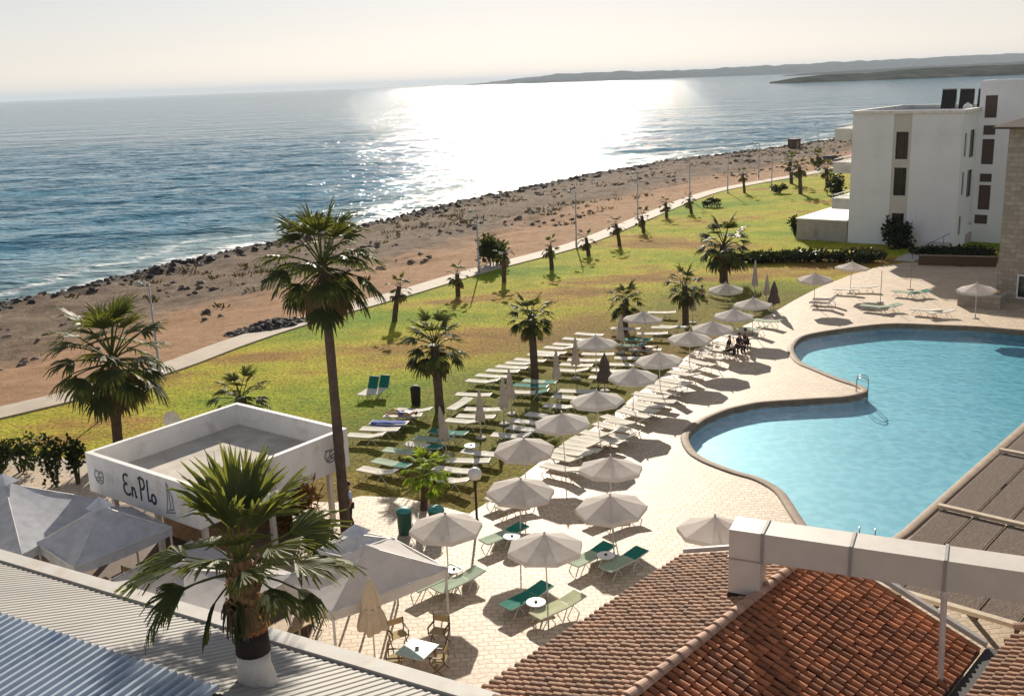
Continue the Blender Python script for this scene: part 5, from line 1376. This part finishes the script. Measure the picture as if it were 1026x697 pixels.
# lawn rows
ROWS = [
    ('at the left end of the lawn beyond the beach bar fascia', 'lawn row beyond the beach bar', [((353, 436), (381, 438)), ((362, 429), (399, 431)), ((371, 423), (409, 424)), ((386, 416), (420, 417)), ((397, 410), (431, 412))], {}),
    ('in the lawn row left of the small bright palm', 'lawn row left of the bright palm', [((358, 468), (399, 476)), ((373, 460), (413, 468)), ((388, 450), (420, 454)), ((405, 444), (443, 449)), ((416, 438), (452, 443)), ((429, 431), (469, 436))], {0: 'cream', 1: 'half', 2: 'pale', 3: 'creamteal', 4: 'half', 5: 'teal'}),
    ('in the lawn row behind the round globe lamp', 'lawn row behind the globe lamp', [((433, 479), (466, 484)), ((435, 469), (476, 473)), ((447, 461), (492, 463)), ((463, 452), (500, 456))], {}),
    ('in the short row behind the lone folded parasol', 'short lawn row behind a folded parasol', [((451, 421), (479, 424)), ((457, 416), (496, 418)), ((466, 410), (502, 411))], {}),
    ('in the back lawn row beside the slender palm', 'back lawn row', [((468, 381), (499, 384)), ((477, 376), (508, 378)), ((488, 371), (518, 373)), ((497, 367), (527, 369)), ((507, 363), (537, 365)), ((515, 360), (548, 363)), ((528, 355), (561, 357)), ((536, 352), (566, 354)), ((545, 348), (575, 350)), ((554, 344), (584, 346)), ((563, 339), (593, 341)), ((575, 334), (605, 336))], {}),
    ('of the green group under the slender palm', 'green sunbeds under the slender palm', [((515, 393), (548, 394)), ((514, 385), (548, 387)), ((524, 381), (556, 383))], {0: 'creamteal', 1: 'teal', 2: 'half'}),
    ('in the lawn row above the parasol by the globe lamp', 'middle lawn row', [((491, 435), (533, 438)), ((508, 427), (545, 432)), ((511, 421), (545, 425)), ((526, 414), (562, 419)), ((542, 406), (584, 409)), ((552, 397), (588, 400)), ((561, 391), (596, 393))], {}),
    ('in the lawn row right of the paired folded parasols', 'inner lawn row', [((556, 371), (589, 372)), ((560, 365), (595, 367)), ((567, 360), (602, 361)), ((580, 354), (618, 355)), ((592, 378), (622, 379)), ((594, 371), (626, 372)), ((609, 365), (646, 366)), ((616, 359), (648, 360))], {}),
    ('in the lawn row behind the short middle palm', 'far lawn row', [((618, 346), (645, 347)), ((624, 340), (652, 341)), ((608, 329), (645, 330)), ((636, 334), (670, 335)), ((649, 328), (686, 329)), ((652, 313), (672, 313)), ((660, 327), (690, 328))], {0: 'half', 1: 'teal'}),
    ('in the deck edge row facing the pool', 'deck edge row', [((544, 466), (583, 474)), ((550, 457), (587, 464)), ((563, 447), (600, 454)), ((572, 439), (609, 447)), ((579, 432), (617, 441)), ((601, 416), (636, 427)), ((618, 410), (653, 421)), ((604, 436), (638, 441)), ((632, 403), (670, 411)), ((633, 394), (670, 400)), ((648, 387), (682, 393)), ((660, 380), (693, 386))], {}),
    ('in the second deck edge row behind the first', 'second deck edge row', [((556, 452), (592, 458)), ((566, 443), (604, 450)), ((586, 437), (622, 445)), ((594, 424), (630, 433)), ((610, 421), (644, 429)), ((625, 406), (660, 415)), ((640, 400), (676, 405)), ((654, 391), (688, 397)), ((655, 384), (688, 389))], {}),
    ('in the far deck edge row beside the seated group', 'far deck edge row', [((670, 373), (700, 379)), ((679, 367), (708, 373)), ((688, 361), (716, 367)), ((697, 355), (724, 360)), ((706, 349), (733, 354)), ((716, 343), (742, 348)), ((727, 337), (753, 341)), ((741, 329), (770, 332)), ((755, 320), (783, 324))], {7: 'pale', 8: 'pale'}),
]
for phrase, grp, beds, kinds in ROWS:
    for i, (f_, h_) in enumerate(beds):
        k_ = kinds.get(i, 'cream'); lab = '%s %s sunbed %s' % (ORD[i], KN[k_], phrase)
        deckrow = 'deck' in grp
        rr_ = random.Random(f_[0] * 7 + f_[1])
        bed((f_[0] + rr_.uniform(-1, 1), f_[1] + rr_.uniform(-.5, .5)), (h_[0] + rr_.uniform(-1, 1), h_[1] + rr_.uniform(-.7, .7)), lab, grp, k_, 28 if deckrow and i % 3 == 1 else (4 if i % 4 else 14), DECK - 0.03 if deckrow else 0)
bed((452, 410), (469, 400), 'cream sunbed turned askew near the palm at the row end', 'odd lawn sunbeds', 'cream', 4)
bed((463, 395), (485, 396), 'cream sunbed alone behind the askew one', 'odd lawn sunbeds', 'cream', 4)
bed((362, 396), (379, 386), 'left of two white sunbeds with raised green backs on the lawn', 'sunbeds with raised green backs', 'creamteal', 62)
bed((373, 395), (390, 385), 'right of two white sunbeds with raised green backs on the lawn', 'sunbeds with raised green backs', 'creamteal', 62)
g_ = 'sunbeds on the far deck'
for f_, h_, k_, bk, lab in (((808, 303), (842, 305), 'dark', 40, 'dark brown sunbed with raised back on the far deck, near one'), ((811, 300), (845, 301), 'dark', 40, 'dark brown sunbed with raised back on the far deck, far one'),
                           ((862, 306), (890, 309), 'pale', 9, 'pale green sunbed, left of the nearer green pair on far deck'), ((876, 309), (904, 306), 'pale', 9, 'pale green sunbed, right of the nearer green pair on far deck'),
                           ((896, 292), (918, 294), 'half', 9, 'green sunbed, left of the farther green pair on far deck'), ((910, 295), (932, 292), 'half', 9, 'green sunbed, right of the farther green pair on far deck'),
                           ((838, 290), (858, 291), 'cream', 9, 'cream sunbed on the far deck beyond the dark pair, near one'), ((856, 288), (876, 288), 'cream', 9, 'cream sunbed on the far deck beyond the dark pair, far one'),
                           ((915, 310), (940, 312), 'cream', 9, 'cream sunbed on the far deck left of the stone planter, near one'), ((930, 314), (955, 312), 'cream', 9, 'cream sunbed on the far deck left of the stone planter, far one')):
    bed(f_, h_, lab, g_, k_, bk, DECK - 0.03)
# small round tables
def round_table(label, px):
    p = at(*px, 0.5); t = thing('side_table', label, 'table', (p.x, p.y, DECK), 0, 'small white tables between sunbeds')
    q = MB(); q.lathe([(0.30, 0.44), (0.33, 0.455), (0.33, 0.475), (0.31, 0.485)], n=20); q.build('tabletop', MT['table_white'], t)
    for k in range(3):
        a = k * 2.094 + 0.4; q = MB(); q.tube([(0.08 * math.cos(a), 0.08 * math.sin(a), 0.44), (0.28 * math.cos(a), 0.28 * math.sin(a), 0.0)], 0.018, 6); q.build('leg', MT['table_white'], t)
    q = MB(); q.lathe([(0.055, 0.487), (0.06, 0.50), (0.05, 0.53), (0.04, 0.53)], n=10); q.build('ashtray', MT['black'], t)
    return t
T0 = round_table('round white side table between the green and olive sunbeds', (537, 604))
for px, lab in (((607, 557), 'round white side table between the half teal sunbeds'), ((455, 571), 'round pale side table between the pale green sunbeds by the tent'), ((513, 538), 'round white side table at the head of the half green sunbed'), ((472, 447), 'round white side table among lawn sunbeds behind the globe lamp')):
    p = at(*px, 0.5); dup(T0, (p.x, p.y, DECK), 0.7, lab)
b = MB(); fl = [at(-60, 520).xy, at(150, 505).xy, at(330, 600).xy, at(300, 660).xy, at(-60, 620).xy]
b.prism([(p.x, p.y) for p in fl], 0.0, DECK + 0.02); tag(b.build('tent_shade_floor', MT['dark_wood']), kind='structure')  # dark floor slab added; its colour stands in for shade under the tents
#PART4

# ------------------------------------------------------------------ smaller things
p = at(418, 652, 0.74)
tt = thing('cafe_table', 'square pale green cafe table between four folding canvas chairs', 'table', (p.x, p.y, DECK), UANG + 0.25)
q = MB(); q.box((0, 0, 0.735), (0.95, 0.95, 0.03)); q.build('tabletop', MT['table_green'], tt)
q = MB(); q.box((0, 0, 0.695), (0.85, 0.85, 0.05)); q.build('apron', MT['wood'], tt)
for x in (-0.4, 0.4):
    for y in (-0.4, 0.4): q = MB(); q.box((x, y, 0.335), (0.05, 0.05, 0.67)); q.build('leg', MT['wood'], tt)
ash = thing('ashtray', 'small black ashtray on the pale green cafe table', 'ashtray', (p.x, p.y, DECK + 0.752))
q = MB(); q.lathe([(0.05, 0), (0.07, 0.035), (0.055, 0.035), (0.045, 0.012)], n=14); q.build('bowl', MT['black'], ash)
def chair_proto(label, loc, rz):
    """folding director's chair facing +x"""
    t = thing('folding_chair', label, 'chair', loc, rz, 'folding canvas chairs round the cafe table')
    for y in (-0.27, 0.27):
        q = MB(); q.tube([(-0.22, y, 0.0), (0.22, y, 0.44)], 0.018, 6); q.build('leg', MT['dark_wood'], t)
        q = MB(); q.tube([(0.22, y * 0.93, 0.0), (-0.22, y * 0.93, 0.44)], 0.018, 6); q.build('leg', MT['dark_wood'], t)
        q = MB(); q.box((0.0, y, 0.635), (0.5, 0.05, 0.025)); q.build('armrest', MT['dark_wood'], t)
        q = MB(); q.box((-0.22, y, 0.66), (0.03, 0.03, 0.46)); q.build('back_post', MT['dark_wood'], t)
        q = MB(); q.box((0.21, y, 0.53), (0.03, 0.03, 0.19)); q.build('arm_support', MT['dark_wood'], t)
    q = MB(); q.box((0, 0, 0.45), (0.44, 0.52, 0.015)); q.build('seat', MT['canvas'], t)
    q = MB(); q.box((-0.225, 0, 0.78), (0.012, 0.56, 0.2)); q.build('backrest', MT['canvas'], t)
    return t
c0 = None
for px, off, lab in (((399, 637), 0, 'canvas chair at the left back of the pale green table'), ((440, 634), 0, 'canvas chair at the right back of the pale green table'),
                     ((440, 662), 0, 'canvas chair at the right front of the pale green table'), ((396, 662), 0, 'canvas chair at the left front of the pale green table')):
    c = at(*px, 0.45); rz = math.atan2(p.y - c.y, p.x - c.x)
    if c0 is None: c0 = chair_proto(lab, (c.x, c.y, DECK), rz)
    else: dup(c0, (c.x, c.y, DECK), rz, lab)
for k, (px, lab) in enumerate((((40, 575), 'dark wooden table in the shade under the left grey tents'), ((100, 588), 'dark wooden table in the shade under the tent below the sign'), ((290, 628), 'dark wooden table in the shade behind the palm trunk'))):
    b_ = at(*px, 0.75); t = thing('tent_table', lab, 'table', (b_.x, b_.y, DECK + 0.02), UANG, 'dark tables under the tents')
    q = MB(); q.box((0, 0, 0.73), (0.9, 0.9, 0.04)); q.build('tabletop', MT['wood'], t)
    for x in (-.38, .38):
        for y in (-.38, .38): q = MB(); q.box((x, y, 0.354), (0.06, 0.06, 0.708)); q.build('leg', MT['dark_wood'], t)
    for j in range(2):
        a = UANG + math.pi * j + 0.2; dup(c0, (b_.x + math.cos(a) * 0.95, b_.y + math.sin(a) * 0.95, DECK + 0.02), a + math.pi, 'canvas chair ' + ('beyond' if j == 0 else 'in front of') + ' the ' + lab.replace(' in the shade', ''), 'canvas chairs under the tents')
# litter bins
def litter(name, label, px, mtl, h, r):
    b_ = at(*px, DECK); t = thing(name, label, 'bin', (b_.x, b_.y, DECK))
    q = MB(); q.lathe([(r * 0.85, 0), (r * 0.9, 0.04), (r, h - 0.1), (r * 1.05, h - 0.08), (r * 1.05, h - 0.03)], n=18); q.build('body', MT[mtl], t, True)
    q = MB(); q.lathe([(r * 1.03, h - 0.028), (r * 0.95, h + 0.05), (r * 0.5, h + 0.13), (0.05, h + 0.15)], n=18); q.build('lid', MT['bin_teal' if mtl != 'black' else 'black'], t, True)
    return t
litter('litter_bin', 'dark green litter bin left of the small bright palm', (406, 534), 'bin_green', 0.95, 0.29)
litter('litter_bin', 'teal lidded litter bin right of the small bright palm', (438, 530), 'bin_green', 0.85, 0.31)
litter('litter_bin', 'dark litter bin on the lawn left of a fan palm', (417, 405), 'black', 0.95, 0.28)
# round globe lamp
b_ = at(478, 524, DECK); hg = hat(b_, 475)
t = thing('globe_lamp', 'round white globe lamp on a dark post at the lawn edge', 'lamp', (b_.x, b_.y, 0.0))
q = MB(); q.tube([(0, 0, 0), (0, 0, 0.25), (0, 0, 0.27), (0, 0, hg - 0.2)], [0.09, 0.08, 0.05, 0.045], 10); q.build('post', MT['black'], t)
q = MB(); q.lathe([(0.10, hg - 0.22), (0.22, hg - 0.17), (0.29, hg), (0.22, hg + 0.19), (0.08, hg + 0.28)], n=20); q.build('globe', MT['globe'], t, True)
# satellite dish behind the bar
d_ = at(173, 421, 2.6); t = thing('satellite_dish', 'round cream satellite dish behind the left parapet of the beach bar', 'dish', (d_.x, d_.y, 0), R_(-15))
q = MB(); V = [(0, 0.12, 2.6)]; 
for j in range(1, 4):
    for k in range(24):
        a = 2 * math.pi * k / 24; r = 0.46 * j / 3; V.append((math.cos(a) * r, 0.12 - 0.16 * (j / 3) ** 2, 2.6 + math.sin(a) * r))
q.add(V, [(0, 1 + k, 1 + (k + 1) % 24) for k in range(24)] + [(1 + j * 24 + k, 25 + j * 24 + k, 25 + j * 24 + (k + 1) % 24, 1 + j * 24 + (k + 1) % 24) for j in range(2) for k in range(24)])
q.build('reflector', MT['globe'], t, True)
q = MB(); q.tube([(0, 0.2, 0), (0, 0.2, 2.6), (0, 0.12, 2.62)], 0.035, 8); q.build('mast', MT['grey_metal'], t)
q = MB(); q.tube([(0, -0.02, 2.2), (0, -0.4, 2.45), (0, -0.45, 2.6)], 0.015, 6); q.build('feed_arm', MT['grey_metal'], t)
# pool handrails
def handrail(label, px, rz):
    b_ = at(*px, 0.1); t = thing('pool_ladder', label, 'ladder', (b_.x, b_.y, 0.11), rz)
    for y in (-0.27, 0.27):
        q = MB(); q.tube([(-0.42, y, 0), (-0.42, y, 0.6)] + [(-0.12 - 0.30 * math.cos(math.pi * k / 8), y, 0.6 + 0.24 * math.sin(math.pi * k / 8)) for k in range(1, 8)] + [(0.18, y, 0.6), (0.18, y, -0.95)], 0.028, 8); q.build('rail', MT['chrome'], t, True)
    for z in (-0.25, -0.5, -0.75): q = MB(); q.box((0.18, 0, z), (0.09, 0.52, 0.025)); q.build('step', MT['chrome'], t)
    return t
handrail('chrome pool ladder at the tip of the paved tongue', (866, 392), R_(-20))
handrail('chrome pool ladder at the near end of the pool above the duct', (868, 549), R_(70))
# bare parasol poles on the far deck
for k, (bp, tp, lab) in enumerate((((882, 303), 270, 'bare parasol pole in the nearer green sunbed pair'), ((912, 290), 268, 'bare parasol pole in the farther green sunbed pair'))):
    b_ = at(*bp, DECK); t = thing('parasol_pole', lab, 'pole', (b_.x, b_.y, DECK), 0, 'bare poles on the far deck')
    q = MB(); q.tube([(0, 0, 0), (0, 0, 2.4)], 0.025, 8); q.build('pole', MT['wood'], t)
    q = MB(); q.lathe([(0.25, 0), (0.25, 0.06), (0.06, 0.08)], n=14); q.build('base_plate', MT['concrete'], t)
# parked car and hut by the far shore
b_ = at(834, 163, 0.0); t = thing('parked_car', 'dark parked car by the far end of the lawn beside the balconies', 'car', (b_.x, b_.y, float(ground_z(b_.x, b_.y)) + 0.05), R_(25))
q = MB(); body = [(-2.1, 0.35), (-2.15, 0.75), (-1.9, 0.92), (-1.5, 1.38), (0.2, 1.42), (0.95, 0.98), (1.95, 0.86), (2.1, 0.6), (2.05, 0.35)]
V = [(x, s_ * (0.85 if z < 1.0 else 0.68), z) for s_ in (-1, 1) for x, z in body]; n_ = len(body)
q.add(V, [tuple(range(n_)), tuple(range(2 * n_ - 1, n_ - 1, -1))] + [(k, k + n_, (k + 1) % n_ + n_, (k + 1) % n_) for k in range(n_)]); q.build('body', MT['car_dark'], t)
for x in (-1.3, 1.3):
    for s_ in (-0.8, 0.8):
        q = MB(); q.tube([(x, s_ - 0.1, 0.33), (x, s_ + 0.1, 0.33)], 0.33, 14); q.build('wheel', MT['rubber'], t)
for s_ in (-0.775, 0.775): q = MB(); q.box((-0.5, s_, 1.17), (1.5, 0.06, 0.3)); q.build('window', MT['dark_glass'], t)
b_ = at(795.5, 150, -1.8); t = thing('beach_hut', 'small dark hut standing on the far shore', 'hut', (b_.x, b_.y, ground_z(b_.x, b_.y) - 0.2), R_(20))
q = MB(); q.box((0, 0, 1.2), (2.4, 2.0, 2.4)); q.build('wall', MT['dark_wood'], t); q = MB(); q.box((0, 0, 2.48), (2.9, 2.5, 0.16)); q.build('roof', MT['black'], t)
q = MB(); q.box((0.3, -1.01, 1.0), (0.8, 0.06, 2.0)); q.build('door', MT['wood'], t)

# ------------------------------------------------------------------ people
def skin_mesh(J, E, name, mtl, parent, sub=1, root='pelvis'):
    keys = list(J); me = bpy.data.meshes.new(name + '_skeleton')
    me.from_pydata([J[k][0] for k in keys], [(keys.index(a), keys.index(b_)) for a, b_ in E], [])
    o = bpy.data.objects.new(name, me); COL.objects.link(o)
    m = o.modifiers.new('skin', 'SKIN'); m.use_smooth_shade = True
    s_ = o.modifiers.new('sub', 'SUBSURF'); s_.levels = sub; s_.render_levels = sub
    if not me.skin_vertices: me.skin_vertices.new()
    for i, k in enumerate(keys):
        r = J[k][1]; me.skin_vertices[0].data[i].radius = (r, r) if not isinstance(r, tuple) else r
        me.skin_vertices[0].data[i].use_root = (k == (root if root in J else keys[0]))
    dg = bpy.context.evaluated_depsgraph_get()
    nm = bpy.data.meshes.new_from_object(o.evaluated_get(dg))
    bpy.data.objects.remove(o); nm.name = name; nm.materials.clear(); nm.materials.append(mtl)
    for p_ in nm.polygons: p_.use_smooth = True
    r_ = bpy.data.objects.new(name, nm); COL.objects.link(r_)
    if parent: r_.parent = parent
    return r_
def person(label, loc, rz, pose, shirt, trousers, scale=1.0, hairc='hair', lie=0.0):
    t = thing('person', label, 'person', loc, rz); t.scale = (scale,) * 3
    if pose == 'stand':
        P = dict(pelvis=(0, 0, .95), belly=(0.01, 0, 1.12), chest=(0, 0, 1.33), neck=(0, 0, 1.48), jaw=(.02, 0, 1.55), head=(.025, 0, 1.66))
        S = lambda s: {'sh': (0, s * .18, 1.41), 'el': (-.02, s * .25, 1.12), 'wr': (.08, s * .26, .88), 'ha': (.11, s * .26, .81), 'hp': (0, s * .09, .92), 'kn': (.03, s * .11, .50), 'an': (-.01 + .1 * s, s * .11, .09), 'to': (.13 + .1 * s, s * .13, .035)}
    elif pose == 'sit':
        P = dict(pelvis=(0, 0, .50), belly=(0.02, 0, .68), chest=(.05, 0, .90), neck=(.09, 0, 1.05), jaw=(.12, 0, 1.11), head=(.13, 0, 1.22))
        S = lambda s: {'sh': (.07, s * .18, .98), 'el': (.12, s * .25, .70), 'wr': (.34, s * .17, .60), 'ha': (.41, s * .15, .59), 'hp': (.03, s * .09, .48), 'kn': (.43, s * .13, .50), 'an': (.42, s * .14, .09), 'to': (.57, s * .15, .035)}
    else:
        P = dict(pelvis=(0, 0, .51), belly=(.18, 0, .51), chest=(.40, 0, .53), neck=(.55, 0, .55), jaw=(.62, 0, .57), head=(.72, 0, .58))
        S = lambda s: {'sh': (.47, s * .18, .53), 'el': (.22, s * .28, .50), 'wr': (-.02, s * .27, .47), 'ha': (-.09, s * .26, .46), 'hp': (-.03, s * .09, .50), 'kn': (-.44, s * .12, .54 + (.16 if s > 0 and lie else 0)), 'an': (-.86, s * .12, .46), 'to': (-.93, s * .14, .58)}
    RD = dict(pelvis=.125, belly=.115, chest=.13, neck=.055, jaw=.075, head=.095); RS_ = dict(sh=.065, el=.043, wr=.03, ha=.034, hp=.095, kn=.058, an=.038, to=.032)
    J = {k: (v, RD[k]) for k, v in P.items()}; E = [('pelvis', 'belly'), ('belly', 'chest'), ('chest', 'neck'), ('neck', 'jaw'), ('jaw', 'head')]
    for s, n_ in ((-1, 'r'), (1, 'l')):
        for k, v in S(s).items(): J[k + n_] = (v, RS_[k])
        E += [('chest', 'sh' + n_), ('sh' + n_, 'el' + n_), ('el' + n_, 'wr' + n_), ('wr' + n_, 'ha' + n_), ('pelvis', 'hp' + n_), ('hp' + n_, 'kn' + n_), ('kn' + n_, 'an' + n_), ('an' + n_, 'to' + n_)]
    body = skin_mesh(J, E, 'body', MT['skin'], t)
    # fingers, nose and ears are joined into the same body mesh
    q = MB()
    for s in (-1, 1):
        D = S(s); h_ = Vector(D['ha']); dr = (h_ - Vector(D['wr'])).normalized(); sd_ = dr.cross(Vector((0, s, 0.2))).normalized(); cu = Vector((0, -s, 0))
        for k in range(4):
            b0 = h_ + sd_ * (0.026 - 0.017 * k); Lf = (0.07, 0.08, 0.076, 0.06)[k]
            q.tube([b0, b0 + dr * Lf * 0.5, b0 + (dr * 0.9 + cu * 0.35).normalized() * Lf * 0.95], [0.010, 0.009, 0.006], 6)
        b0 = h_ - dr * 0.03 + sd_ * 0.03; q.tube([b0, b0 + (sd_ + dr * 0.6) * 0.028, b0 + (sd_ * 0.6 + dr) * 0.05], [0.012, 0.011, 0.007], 6)
    hd = Vector(P['head']); ax = (hd - Vector(P['jaw'])).normalized(); fwd = Vector((1, 0, 0)) if pose != 'lie' else Vector((0, 0, 1))
    q.tube([hd + fwd * 0.09 - ax * 0.01, hd + fwd * 0.115 - ax * 0.045], [0.008, 0.018], 6)
    for s in (-1, 1): q.tube([hd + Vector((0, s * 0.09, 0)) - ax * 0.05, hd + Vector((0, s * 0.105, 0)) + ax * 0.005], [0.012, 0.018], 6)
    tmp = q.build('tmp_fingers', MT['skin']); bm = bmesh.new(); bm.from_mesh(body.data); bm.from_mesh(tmp.data); bm.to_mesh(body.data); bm.free(); bpy.data.objects.remove(tmp)
    q = MB()
    for s in (-1, 1):
        q.lathe([(0.004, -0.006), (0.012, 0), (0.004, 0.006)], tuple(hd + fwd * 0.086 + Vector((0, s * 0.034, 0)) + ax * 0.0), 8)
    q.build('eyes', MT['black'], t)
    q = MB(); V = []; n_ = 12
    side = Vector((0, 1, 0)); fb = fwd
    for j in range(5):
        th = R_(100) * j / 4
        for k in range(n_):
            a = 2 * math.pi * k / n_; back = 1 + 0.16 * max(0, -math.cos(a)); thk = min(th, R_(58)) if math.cos(a) > 0.35 else th
            V.append(hd + ax * 0.015 + (ax * math.cos(thk) + (fb * math.cos(a) + side * math.sin(a)) * math.sin(thk)) * 0.108 * back)
    q.add(V, [(j * n_ + k, j * n_ + (k + 1) % n_, (j + 1) * n_ + (k + 1) % n_, (j + 1) * n_ + k) for j in range(4) for k in range(n_)]); q.build('hair', MT[hairc], t, True)
    if shirt:
        J2 = {k: (J[k][0], J[k][1] + 0.018) for k in ('pelvis', 'belly', 'chest', 'shr', 'shl')}
        E2 = [('pelvis', 'belly'), ('belly', 'chest'), ('chest', 'shr'), ('chest', 'shl')]
        for n_ in 'rl':
            m_ = Vector(J['sh' + n_][0]).lerp(Vector(J['el' + n_][0]), 0.75); J2['mid' + n_] = (tuple(m_), 0.068); E2.append(('sh' + n_, 'mid' + n_))
        skin_mesh(J2, E2, 'shirt', MT[shirt], t)
    if trousers:
        full = trousers[1]; J3 = {'pelvis': (J['pelvis'][0], .145)}; E3 = []
        for n_ in 'rl':
            J3['hp' + n_] = (J['hp' + n_][0], .112); E3.append(('pelvis', 'hp' + n_))
            if full: 
                J3['kn' + n_] = (J['kn' + n_][0], .075); J3['an' + n_] = (J['an' + n_][0], .06); E3 += [('hp' + n_, 'kn' + n_), ('kn' + n_, 'an' + n_)]
            else:
                m_ = Vector(J['hp' + n_][0]).lerp(Vector(J['kn' + n_][0]), 0.5); J3['kn' + n_] = (tuple(m_), .095); E3.append(('hp' + n_, 'kn' + n_))
        skin_mesh(J3, E3, 'trousers' if full else 'shorts', MT[trousers[0]], t)
    if pose == 'stand':
        for s in (-1, 1):
            D = S(s); q = MB(); q.tube([Vector(D['an']) + Vector((-.06, 0, -.045)), Vector(D['an']) + Vector((0.03, 0, -.035)), Vector(D['to']) + Vector((0.03, 0, 0.005))], [.045, .05, .03], 8); q.build('shoe', MT['black'], t, True)
    return t
b_ = at(352, 529, DECK); person('man standing in a light blue shirt and black trousers near the tall palm trunk', (b_.x, b_.y, DECK), R_(200), 'stand', 'shirt_blue', ('shirt_dark', True), 1.12)
a, c = at(386, 416, 0.4), at(420, 417, 0.4); m_ = (a + c) / 2
person('sunbather lying on a lawn sunbed in blue swimwear', (m_.x, m_.y, 0.02), math.atan2(c.y - a.y, c.x - a.x), 'lie', None, ('swim_blue', False), 1.0, lie=1)
q = MB(); 
V = []
for i in range(9):
    for j in range(6):
        V.append((-0.9 + 1.8 * i / 8, -0.36 + 0.72 * j / 5, 0.445 + 0.02 * math.sin(i * 1.7 + j) - (0.12 if j in (0, 5) else 0)))
V += [(x, y, z - 0.012) for x, y, z in V]
q.add(V, [(i * 6 + j, i * 6 + 6 + j, i * 6 + 7 + j, i * 6 + 1 + j) for i in range(8) for j in range(5)] + [(54 + i * 6 + j, 54 + i * 6 + 1 + j, 54 + i * 6 + 7 + j, 54 + i * 6 + 6 + j) for i in range(8) for j in range(5)])
tw_ = q.build('beach_towel', MT['towel_blue'], None, True); a, c = at(371, 423, 0.4), at(409, 424, 0.4); m_ = (a + c) / 2; tw_.location = (m_.x, m_.y, 0.02); tw_.rotation_euler = (0, 0, math.atan2(c.y - a.y, c.x - a.x))
tag(tw_, 'crumpled blue towel spread on a lawn sunbed before the lying sunbather', 'towel')
for k, (px, rz, sh, lab) in enumerate((((729, 357), -0.6, 'shirt_dark', 'person in black seated leftmost of the dark clothed group on deck edge'), ((739, 354), -0.9, 'shirt_dark', 'person in black seated middle of the dark clothed group on deck edge'), ((748, 350), 2.4, 'shirt_dark', 'person in black seated rightmost of the dark clothed group, facing back'),
                                      ((703, 298), 1.2, 'shirt_pink', 'person in pink seated on the lawn left of a far parasol'))):
    b_ = at(*px, 0.05); person(lab, (b_.x, b_.y, DECK if k < 3 else -0.3), rz, 'sit', sh, ('shirt_dark', k < 3), 1.0)
    if k < 3:
        q = MB(); q.box((0, 0, 0.19), (0.42, 0.42, 0.38)); 
        st = thing('stool', ['low dark stool under the leftmost seated person', 'low dark stool under the middle seated person', 'low dark stool under the rightmost seated person'][k], 'stool', (b_.x, b_.y, DECK), rz)
        q = MB(); q.box((0, 0, 0.36), (0.42, 0.42, 0.05)); q.build('seat', MT['dark_wood'], st)
        for x in (-.17, .17):
            for y in (-.17, .17): q = MB(); q.box((x, y, 0.168), (0.04, 0.04, 0.335)); q.build('leg', MT['dark_wood'], st)
a, c = at(624, 340, 0.4), at(652, 341, 0.4); m_ = (a + c) / 2
b_ = at(640, 349, 0.4); 
bed((632, 350), (660, 351), 'cream sunbed with a tanned sunbather behind a deck edge parasol', 'odd lawn sunbeds', 'cream', 4)
a, c = at(632, 350, 0.4), at(660, 351, 0.4); m_ = (a + c) / 2
person('tanned sunbather lying in dark shorts on a sunbed mid lawn', (m_.x, m_.y, 0.03), math.atan2(c.y - a.y, c.x - a.x), 'lie', None, ('shirt_dark', False), 1.0)
